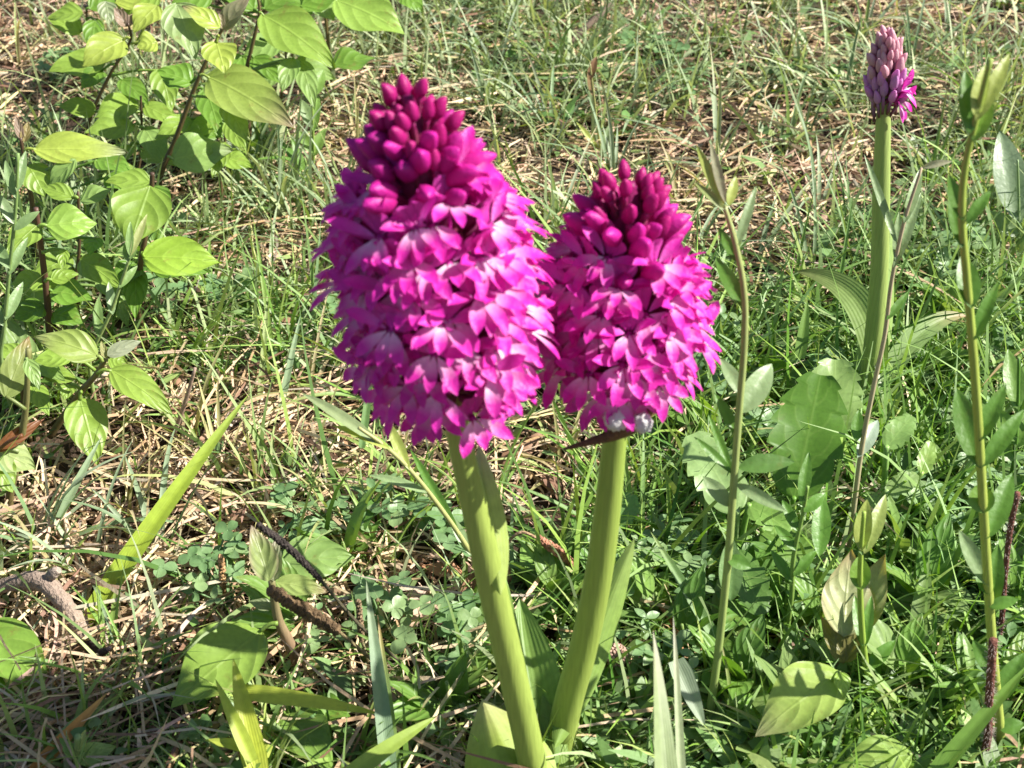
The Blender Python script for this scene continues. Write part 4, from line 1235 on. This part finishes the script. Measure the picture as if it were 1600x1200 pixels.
# ------------------------------------------------------------------ dead twig, seed heads, hairy stem
YT = 0.29
tw = thing('dead_twig', 'knotted grey-brown dead twig bent over the straw', 'twig', pt((60, 940), YT) * 1.0)
tw.location.z = 0
tube('branch', [pt((-60, 930), 0.305), pt((0, 917), 0.305), pt((60, 908), 0.303), pt((95, 935), 0.298), pt((122, 975), 0.293), pt((142, 1008), 0.288), pt((150, 1020), 0.286)],
     [0.0018, 0.0021, 0.0029, 0.0025, 0.0026, 0.0024, 0.0012], M_BARK, (0.20, 0.15, 0.12), (0.38, 0.29, 0.22), tw, 10, 44, jitter=0.16)
tube('side_branch', [pt((125, 975), 0.294), pt((112, 1000), 0.290), pt((92, 1014), 0.285), pt((70, 1034), 0.281)], [0.0018, 0.0024, 0.0028, 0.0017], M_BARK, (0.33, 0.24, 0.18), (0.40, 0.30, 0.23), tw, 10, 24, jitter=0.16)
tube('stub', [pt((66, 912), 0.303), pt((84, 896), 0.302), pt((92, 890), 0.302)], [0.0014, 0.0017, 0.0011], M_BARK, (0.26, 0.2, 0.16), (0.34, 0.27, 0.22), tw, 9, 10, jitter=0.15)
lump('knot', [(pt((90, 1010), 0.285), 0.0023, (1, 0.9, 1)), (pt((112, 1004), 0.286), 0.0019, (1, 0.9, 1))], M_BARK, (0.27, 0.18, 0.13), tw, sub=2, amp=0.14)
tube('stub', [pt((136, 1000), 0.288), pt((158, 1018), 0.282), pt((172, 1012), 0.28)], [0.001, 0.0012, 0.0006], M_BARK, (0.05, 0.035, 0.03), (0.04, 0.03, 0.03), tw, 7, 10, jitter=0.2)


def seed_head(label, pts, Y, R, stalk, c, cs, name='seed_head', bead=0.0011, rows=16, per=6):
    P = spline([pt(p, Y) for p in pts], rows)
    base = pt(stalk[-1], Y)
    th = thing(name, label, 'seed head', Vector((base.x, Y, 0)))
    tube('stalk', [pt(q, Y) for q in stalk[::-1]] if base.z < 0.004 else [Vector((base.x, Y, -0.004))] + [pt(q, Y) for q in stalk[::-1]], [0.0005, 0.0005], M_BARK, cs, cs, th, 6, 16)
    V, F, off, K = [], [], 0, []
    import bmesh
    bm = bmesh.new()
    bmesh.ops.create_icosphere(bm, subdivisions=1, radius=1.0)
    sv = np.array([v.co[:] for v in bm.verts])
    sf = [[v.index for v in f.verts] for f in bm.faces]
    bm.free()
    T = np.gradient(P, axis=0)
    for i in range(rows):
        t = T[i] / np.linalg.norm(T[i])
        a = np.cross(t, (0.1, 1, 0.2))
        a /= np.linalg.norm(a)
        b = np.cross(t, a)
        rr = R * math.sin(math.pi * (0.12 + 0.8 * i / rows)) ** 0.6
        for k in range(per):
            ang = 6.283 * (k / per) + i * 0.55
            q = P[i] + (a * math.cos(ang) + b * math.sin(ang)) * rr
            V.append(sv * bead * np.array([1, 1, 1.25]) * random.uniform(0.8, 1.15) + q)
            F += [tuple(x + off for x in f) for f in sf]
            off += len(sv)
            K.append(np.tile(np.array(c) * random.uniform(0.6, 1.35), (len(sv), 1)))
    tube('core', [Vector(P[0]), Vector(P[len(P) // 2]), Vector(P[-1])], [R, R, R * 0.6], M_BARK, np.array(c) * 0.6, None, th, 7, 12)
    o = mesh_obj('seeds', np.vstack(V), F, M_BARK, np.vstack(K), parent=th, origin=P[0])
    o['kind'] = 'stuff'
    return th


seed_head('knobbly dark brown plantain seed head leaning across the seedling', [(424, 922), (470, 950), (526, 984)], 0.277, 0.0012, [(526, 984), (580, 1030), (640, 1090)], (0.13, 0.085, 0.045), (0.2, 0.16, 0.08))
seed_head('thin blackish spike slanting over the lit leaf', [(404, 820), (450, 855), (500, 905)], 0.275, 0.0006, [(500, 905), (560, 975), (640, 1050), (660, 1090)], (0.05, 0.04, 0.035), (0.08, 0.07, 0.04), bead=0.0006, rows=30, per=5)
seed_head('reddish brown grain spike lying between the two orchid stems', [(842, 842), (872, 862), (898, 885)], 0.315, 0.0009, [(842, 842), (812, 832), (790, 860), (800, 915)], (0.36, 0.17, 0.11), (0.3, 0.2, 0.12), bead=0.0008, rows=14, per=6)
seed_head('small brown spike standing by the blue-green blade', [(560, 940), (563, 975), (565, 1000)], 0.285, 0.0006, [(565, 1000), (575, 1030), (585, 1060)], (0.2, 0.14, 0.08), (0.22, 0.2, 0.1), bead=0.0006, rows=14, per=5)
seed_head('orange-brown dry flower spike behind the dappled leaf', [(345, 870), (348, 905), (346, 935)], 0.31, 0.0006, [(346, 935), (345, 950)], (0.42, 0.25, 0.12), (0.32, 0.25, 0.12), bead=0.0007, rows=14, per=5)

Pb = pt((962, 1024), 0.282)
pine = thing('round_seed_pod', 'pinkish brown pitted round seed pod behind the shorter orchid', 'seed pod', Vector((Pb.x, Pb.y, 0)))
V, F, K, off = [], [], [], 0
lump('pod', [(Pb, 0.0030, (1, 1, 1.05))], M_BARK, (0.24, 0.15, 0.11), pine, sub=3, amp=0.06)
import bmesh
bm = bmesh.new()
bmesh.ops.create_icosphere(bm, subdivisions=1, radius=0.00055)
sv = np.array([v.co[:] for v in bm.verts])
sf = [[v.index for v in f.verts] for f in bm.faces]
bm.free()
for i in range(120):
    z = 1 - 2 * (i + 0.5) / 120
    a = i * 2.399963
    r = math.sqrt(1 - z * z)
    q = np.array(Pb) + np.array((r * math.cos(a), r * math.sin(a), z)) * 0.0031
    V.append(sv + q)
    F += [tuple(x + off for x in f) for f in sf]
    off += len(sv)
    K.append(np.tile(np.array((0.50, 0.33, 0.26)) * random.uniform(0.7, 1.2), (len(sv), 1)))
o = mesh_obj('grain', np.vstack(V), F, M_BARK, np.vstack(K), parent=pine)
o['kind'] = 'stuff'
tube('stalk', [Vector((Pb.x + 0.004, Pb.y + 0.002, -0.004)), Vector((Pb.x + 0.002, Pb.y + 0.001, max(0.001, Pb.z - 0.006))), Pb], [0.0007, 0.0006], M_BARK, (0.25, 0.17, 0.1), None, pine, 6, 10)


def hairy_stem(label, px, Y, R):
    P = [pt(p, Y) for p in px]
    th = thing('hairy_stem', label, 'stem', Vector((P[-1].x, Y, 0)))
    P.append(Vector((P[-1].x, Y, -0.005)))
    S = spline(P[::-1], 40)
    V, F, t = tube_data(S, R, 10)
    mesh_obj('stem', V, F, M_BARK, lerp((0.10, 0.03, 0.025), (0.17, 0.07, 0.05), t), parent=th, origin=S[0])
    n = 520
    i = RNG.integers(0, len(S) - 1, n)
    base = S[i] + (S[i + 1] - S[i]) * RNG.random((n, 1))
    az = RNG.uniform(0, 6.28, n)
    Vh, Fh, Kh = strips(base, az, np.full(n, 1.3), np.full(n, 0.4), np.full(n, R * 2.1), np.full(n, 0.00014), pick(n, [(0.5, 0.42, 0.38)], [1]), S=2)
    h = mesh_obj('hairs', Vh, Fh, M_FLUFF, Kh, parent=th, origin=S[0])
    h['kind'] = 'stuff'


hairy_stem('hairy dark red stem at the foot of the tall yellow-green stem', [(1552, 1000), (1545, 1100), (1542, 1160)], 0.246, 0.0011)
hairy_stem('thin brown hairy stem behind the tall yellow-green stem', [(1590, 770), (1578, 830), (1570, 900), (1566, 960), (1558, 1010)], 0.285, 0.0008)

tube_o = tube('fallen_stick', [pt((955, 8), 0.79), pt((930, 30), 0.77), pt((905, 52), 0.752), pt((892, 66), 0.742)], [0.0016, 0.0019, 0.0016, 0.001], M_BARK, (0.12, 0.09, 0.065), (0.10, 0.07, 0.05), None, 8, 20, jitter=0.15)
tag(tube_o, 'short dark stick poking out of the far grass', 'stick')
for lab, a, b, r, c in (('pale dry stalk lying across the far right grass', (1085, 65), (1235, 100), 0.0013, (0.40, 0.28, 0.2)),
                        ('dry purple-brown stalk standing in the straw patch', (268, 690), (305, 575), 0.0008, (0.34, 0.24, 0.18)),
                        ('pale pink straw stem lying under the puckered leaf', (1108, 1172), (1215, 1150), 0.0011, (0.60, 0.42, 0.36)),
                        ('orange-red dry stalk beside the spotted silvery blade', (1020, 935), (1068, 1020), 0.0007, (0.50, 0.24, 0.11)),
                        ('cream cut straw lying in front of the slanting blade', (100, 800), (103, 890), 0.0008, (0.62, 0.47, 0.33)),
                        ('dark thin twig crossing the herbs by the tall stem', (1390, 1005), (1475, 935), 0.0009, (0.10, 0.07, 0.045)),
                        ('bent tan stalk in front of the round dark shadow', (960, 820), (1050, 795), 0.0006, (0.36, 0.28, 0.17))):
    A, B = gp(a, 0.007), gp(b, 0.007)
    if 'standing' in lab:
        A = gp(a, 0.0)
        B = pt(b, A.y)
    o = tube('dry_stalk', [A, (A + B) * 0.5 + Vector((0.001, 0, 0.0015)), B], [r, r, r * 0.7], M_STRAW, c, None, None, 7, 12)
    tag(o, lab, 'dry stalk', 'dry stalks')

# ------------------------------------------------------------------ grass tufts (each blade a part)
MARKS = []
for words, o in [('taller orchid', o1), ('shorter orchid', o2), ('budding orchid', o3), ('knotted twig', tw), ('round seed pod', pine)]:
    MARKS.append((words, o.location.x, o.location.y))
for words, p in [('spotted drooping leaf', (245, 330)), ('long level leaf', (58, 400)), ('curled seedling', (78, 690)), ('pink-stemmed seedling', (482, 1072)), ('puckered leaf', (1304, 1160)),
                 ('bronze-edged leaf pair', (1300, 1100)), ('big scalloped leaf', (1240, 815)), ('tall yellow-green stem', (1568, 1190)), ('yellow-tipped stem', (1104, 1150)), ('slanting yellow-green blade', (126, 985)),
                 ('orange dead blade', (45, 1215)), ('far dark stick', (905, 60)), ('far dry stalk', (1160, 82)), ('bristly brown-tipped shoot', (942, 265)), ('smooth yellow-green seedling', (515, 110)),
                 ('grey-lobed leaf', (790, 1050)), ('grain spike', (800, 915)), ('tan leaning stem', (1325, 870)), ('broad grey-green leaves', (1590, 395)), ('standing purple-brown stalk', (268, 690))]:
    g_ = gp(p)
    MARKS.append((words, g_.x, g_.y))


def where(pos):
    d = sorted((math.hypot(x - pos[0], y - pos[1]), w) for w, x, y in MARKS)
    if d[0][0] < 0.03:
        return ' beside the ' + d[0][1]
    if d[1][0] < 2.2 * d[0][0] and d[1][0] < 0.2:
        return ' between the %s and the %s' % (d[0][1], d[1][1])
    return ' growing near the ' + d[0][1] if d[0][0] < 0.2 else ' far from the flowers'




def tuft(pos, kind, seed):
    r = random.Random(seed)
    lab, cols, Lr, nb, wr = kind
    lab += where(pos)
    p = thing('grass_tuft', lab, 'grass', Vector((pos[0], pos[1], 0)), 'grass tufts')
    near = min(1, max(0.45, (pos[1] - 0.12) / 0.22))
    for i in range(nb):
        az = r.uniform(0, 6.283)
        d = Vector((math.cos(az), math.sin(az), 0))
        L = r.uniform(*Lr) * near
        lean = abs(r.gauss(0.55, 0.3))
        B = Vector((pos[0], pos[1], -0.002)) + d * r.uniform(0, 0.004)
        ctrl = B + (Vector((0, 0, 1)) * math.cos(lean) + d * math.sin(lean)) * L * 0.55
        drop = r.uniform(0.5, 1.35)
        T = ctrl + (Vector((0, 0, 1)) * math.cos(lean + drop) + d * math.sin(lean + drop)) * L * 0.5
        T.z = max(T.z, 0.003)
        N = (Vector((0, 0, 1)) - d * 0.4).normalized()
        V, F, UV = sheet_data(B, ctrl, T, N, r.uniform(*wr), prof_blade, 9, 2, 0.45, 0.0, 0, 0, seed * 50 + i, r.uniform(-1.0, 1.0))
        c = np.array(r.choice(cols)) * r.uniform(0.85, 1.15)
        K = lerp(c * 1.05, c if r.random() < 0.75 else np.array((0.42, 0.34, 0.16)), UV[:, 0] ** 3)
        mesh_obj('blade', V, F, M_BLADE, K, UV, origin=B, parent=p)
    return p


KINDS = [('arching grey-green grass tuft', [(0.24, 0.32, 0.19), (0.29, 0.36, 0.23), (0.19, 0.28, 0.14)], (0.03, 0.065), 11, (0.0013, 0.0023)),
         ('fresh bright green grass tuft', [(0.20, 0.34, 0.07), (0.26, 0.39, 0.09), (0.16, 0.28, 0.07)], (0.03, 0.07), 10, (0.0012, 0.0022)),
         ('half-dry yellowing grass tuft', [(0.40, 0.38, 0.17), (0.46, 0.38, 0.22), (0.30, 0.36, 0.13)], (0.025, 0.055), 10, (0.001, 0.0018))]
grey_px = [(1180, 420), (1280, 330), (990, 190), (960, 290), (1230, 230), (1120, 250), (860, 210), (1420, 120), (1010, 60), (780, 110), (1320, 150), (870, 350), (440, 330), (530, 330), (1200, 90), (1270, 440),
           (1480, 60), (1350, 60), (700, 60), (760, 180), (390, 280), (250, 880), (60, 860), (140, 900), (1080, 400)]
green_px = [(1230, 500), (1300, 520), (1200, 640), (1420, 640), (1460, 620), (1500, 560), (430, 580), (620, 640), (660, 780), (770, 830), (600, 880), (680, 1100), (560, 1180), (1000, 880), (1010, 760), (1080, 600),
            (1050, 870), (1430, 880), (1480, 1060), (1440, 1160), (1150, 1180), (220, 1080), (170, 1060), (300, 560), (860, 120), (1530, 330), (1450, 300), (820, 20), (330, 460), (90, 590), (650, 1180), (940, 1180), (1260, 1190), (1540, 180)]
dry_px = [(350, 760), (480, 640), (300, 690), (420, 800), (1130, 330), (560, 240), (30, 100), (1060, 320), (520, 820), (200, 800), (620, 720), (880, 740), (1400, 30), (720, 700)]
k = 0
for kind, lst in zip(KINDS, (grey_px, green_px, dry_px)):
    for px in lst:
        g = gp(px)
        if g.y < 0.2:
            continue
        k += 1
        tuft((g.x, g.y), kind, k)

# ------------------------------------------------------------------ clover


def clover(pos, seed, big=1.0):
    r = random.Random(seed)
    p = thing('clover_plant', ('low clover with rounded blue-green leaflets' if seed % 2 == 0 else 'low trefoil with narrow pointed leaflets') + where(pos), 'clover', Vector((pos[0], pos[1], 0)), 'clover plants')
    rnd = seed % 2 == 0
    for i in range(r.randint(7, 12)):
        az = r.uniform(0, 6.283)
        rr = r.uniform(0.003, 0.013)
        top = Vector((pos[0] + math.cos(az) * rr, pos[1] + math.sin(az) * rr, r.uniform(0.008, 0.018)))
        S = spline([Vector((pos[0], pos[1], -0.003)), Vector((pos[0] + math.cos(az) * rr * 0.4, pos[1] + math.sin(az) * rr * 0.4, top.z * 0.6)), top], 6)
        V, F, t = tube_data(S, [0.0004, 0.0003], 5)
        c = np.array(r.choice([(0.19, 0.31, 0.13), (0.16, 0.28, 0.11), (0.23, 0.34, 0.14)]))
        parts = [(V, F, np.tile(c * 1.1, (len(V), 1)))]
        tilt = Vector((r.uniform(-0.35, 0.35), r.uniform(-0.5, 0.2), 1)).normalized()
        a0 = r.uniform(0, 6.28)
        for q in range(3):
            a = a0 + q * 2.094
            d = Vector((math.cos(a), math.sin(a), 0))
            d = (d - tilt * d.dot(tilt)).normalized()
            L = r.uniform(0.0034, 0.0052) * big
            T = top + d * L
            V, F, UV = sheet_data(top, (top + T) / 2 + tilt * L * 0.08, T, tilt, L * (0.9 if rnd else 0.55), prof_round if rnd else prof_lance, 6, 4, 0.2, 0.02, 0, 0, seed * 30 + q)
            parts.append((V, F, np.tile(c, (len(V), 1))))
        V, F, K = combine(parts)
        mesh_obj('leaf', V, F, M_SMOOTH, K, parent=p, origin=S[0])


clover_px = [(1040, 120), (1080, 150), (1000, 100), (1060, 170), (1470, 440), (1440, 480), (1500, 420), (1420, 420), (1560, 540), (1570, 600), (1090, 640), (1110, 560), (720, 880), (420, 900), (330, 930), (360, 960),
             (480, 850), (540, 860), (1190, 700), (1480, 810), (1430, 820), (1510, 860), (1560, 780), (1030, 900), (990, 930), (1060, 960), (640, 840), (540, 1010), (600, 1000), (100, 130), (90, 145), (560, 60), (550, 520), (600, 560),
             (380, 480), (1260, 950), (1310, 620), (1500, 700), (250, 500), (1550, 1080), (700, 1040), (1030, 1080)]
for i, px in enumerate(clover_px):
    g = gp(px)
    clover((g.x, g.y), 300 + i)

# ------------------------------------------------------------------ small leafy herbs
def leafy_herb(pos, seed):
    r = random.Random(seed)
    broad = seed % 3 != 0
    p = thing('leafy_herb', ('broad-leaved low herb' if broad else 'narrow-leaved low herb') + where(pos), 'herb', Vector((pos[0], pos[1], 0)), 'low leafy herbs')
    for i in range(r.randint(6, 9)):
        az = r.uniform(0, 6.283)
        d = Vector((math.cos(az), math.sin(az), 0))
        el = r.uniform(0.25, 1.1)
        L = r.uniform(0.014, 0.026)
        B = Vector((pos[0], pos[1], -0.002 if i < 3 else r.uniform(0.0, 0.012))) + d * 0.001
        T = B + (d * math.cos(el) + Vector((0, 0, 1)) * math.sin(el)) * L
        N = (Vector((0, 0, 1)) * math.cos(el) - d * math.sin(el)).normalized()
        V, F, UV = sheet_data(B, (B + T) / 2 + N * L * 0.14, T, N, L * (r.uniform(0.32, 0.5) if broad else 0.2), prof_dog if broad else prof_lance, 12, 6, 0.25, 0.03, 0, 0, seed * 40 + i)
        c = np.array(r.choice([(0.15, 0.28, 0.05), (0.19, 0.32, 0.07), (0.11, 0.23, 0.04), (0.23, 0.34, 0.11)])) * r.uniform(0.85, 1.1)
        mesh_obj('leaf', V, F, M_LEAF if broad else M_SMOOTH, c, UV, parent=p, origin=B)
    tube('stem', [Vector((pos[0], pos[1], -0.004)), Vector((pos[0] + 0.0006, pos[1], 0.008)), Vector((pos[0], pos[1], 0.014))], [0.0008, 0.0005], M_STEM, (0.2, 0.3, 0.08), None, p, 6, 6)


for i, px in enumerate([(1200, 900), (1180, 980), (1230, 940), (1270, 1000), (1150, 1090), (1400, 900), (1440, 960), (1480, 900), (1420, 1040), (1470, 1130), (1400, 1090), (1520, 1120), (1580, 980), (1590, 860), (1470, 770),
                        (1530, 720), (1440, 600), (1380, 680), (1200, 620), (1110, 700), (1090, 780), (1060, 1030), (1020, 980), (1140, 850), (860, 960), (940, 930), (540, 900), (700, 1120), (470, 1000), (1590, 700), (1480, 520), (250, 420),
                        (180, 460), (60, 620), (400, 250), (480, 290), (1240, 1120), (1580, 1090)]):
    g = gp(px)
    leafy_herb((g.x, g.y), 700 + i)

# ------------------------------------------------------------------ dead leaves
for i in range(46):
    spots = [(1430, 85), (1300, 640), (730, 770), (860, 760), (1400, 540), (690, 900), (760, 930), (1180, 740), (480, 760), (150, 1120), (40, 1100), (120, 990), (980, 1180), (880, 820), (1240, 1000), (1160, 960), (320, 1000), (230, 970),
             (640, 960), (560, 770), (1050, 220), (1080, 205), (1350, 540), (1460, 660)]
    if i < len(spots):
        px = spots[i]
    else:
        px = (random.uniform(-40, 1640), random.uniform(10, 1190))
    g = gp(px, 0.002)
    az = random.uniform(0, 6.28)
    d = Vector((math.cos(az), math.sin(az), random.uniform(-0.05, 0.25)))
    L = random.uniform(0.010, 0.022)
    B = Vector((g.x, g.y, 0.003)) - d * L * 0.5
    B.z = 0.003
    T = B + d * L
    N = Vector((random.uniform(-0.4, 0.4), random.uniform(-0.5, 0.2), 1))
    V, F, UV = sheet_data(B, (B + T) / 2 + N * L * random.uniform(-0.05, 0.2), T, N, L * random.uniform(0.35, 0.6), prof_dog, 10, 6, random.uniform(-0.3, 0.5), 0.12, 0, random.uniform(-0.3, 0.5), 900 + i)
    c = random.choice([(0.26, 0.15, 0.09), (0.40, 0.27, 0.19), (0.18, 0.10, 0.065), (0.48, 0.36, 0.27), (0.34, 0.17, 0.09)])
    o = mesh_obj('dead_leaf', V, F, M_STRAW, np.array(c) * random.uniform(0.85, 1.15), UV, origin=B)
    tag(o, ('curled brown dead leaf' + where((B.x, B.y))).replace('growing', 'lying'), 'dead leaf', 'dead leaves')
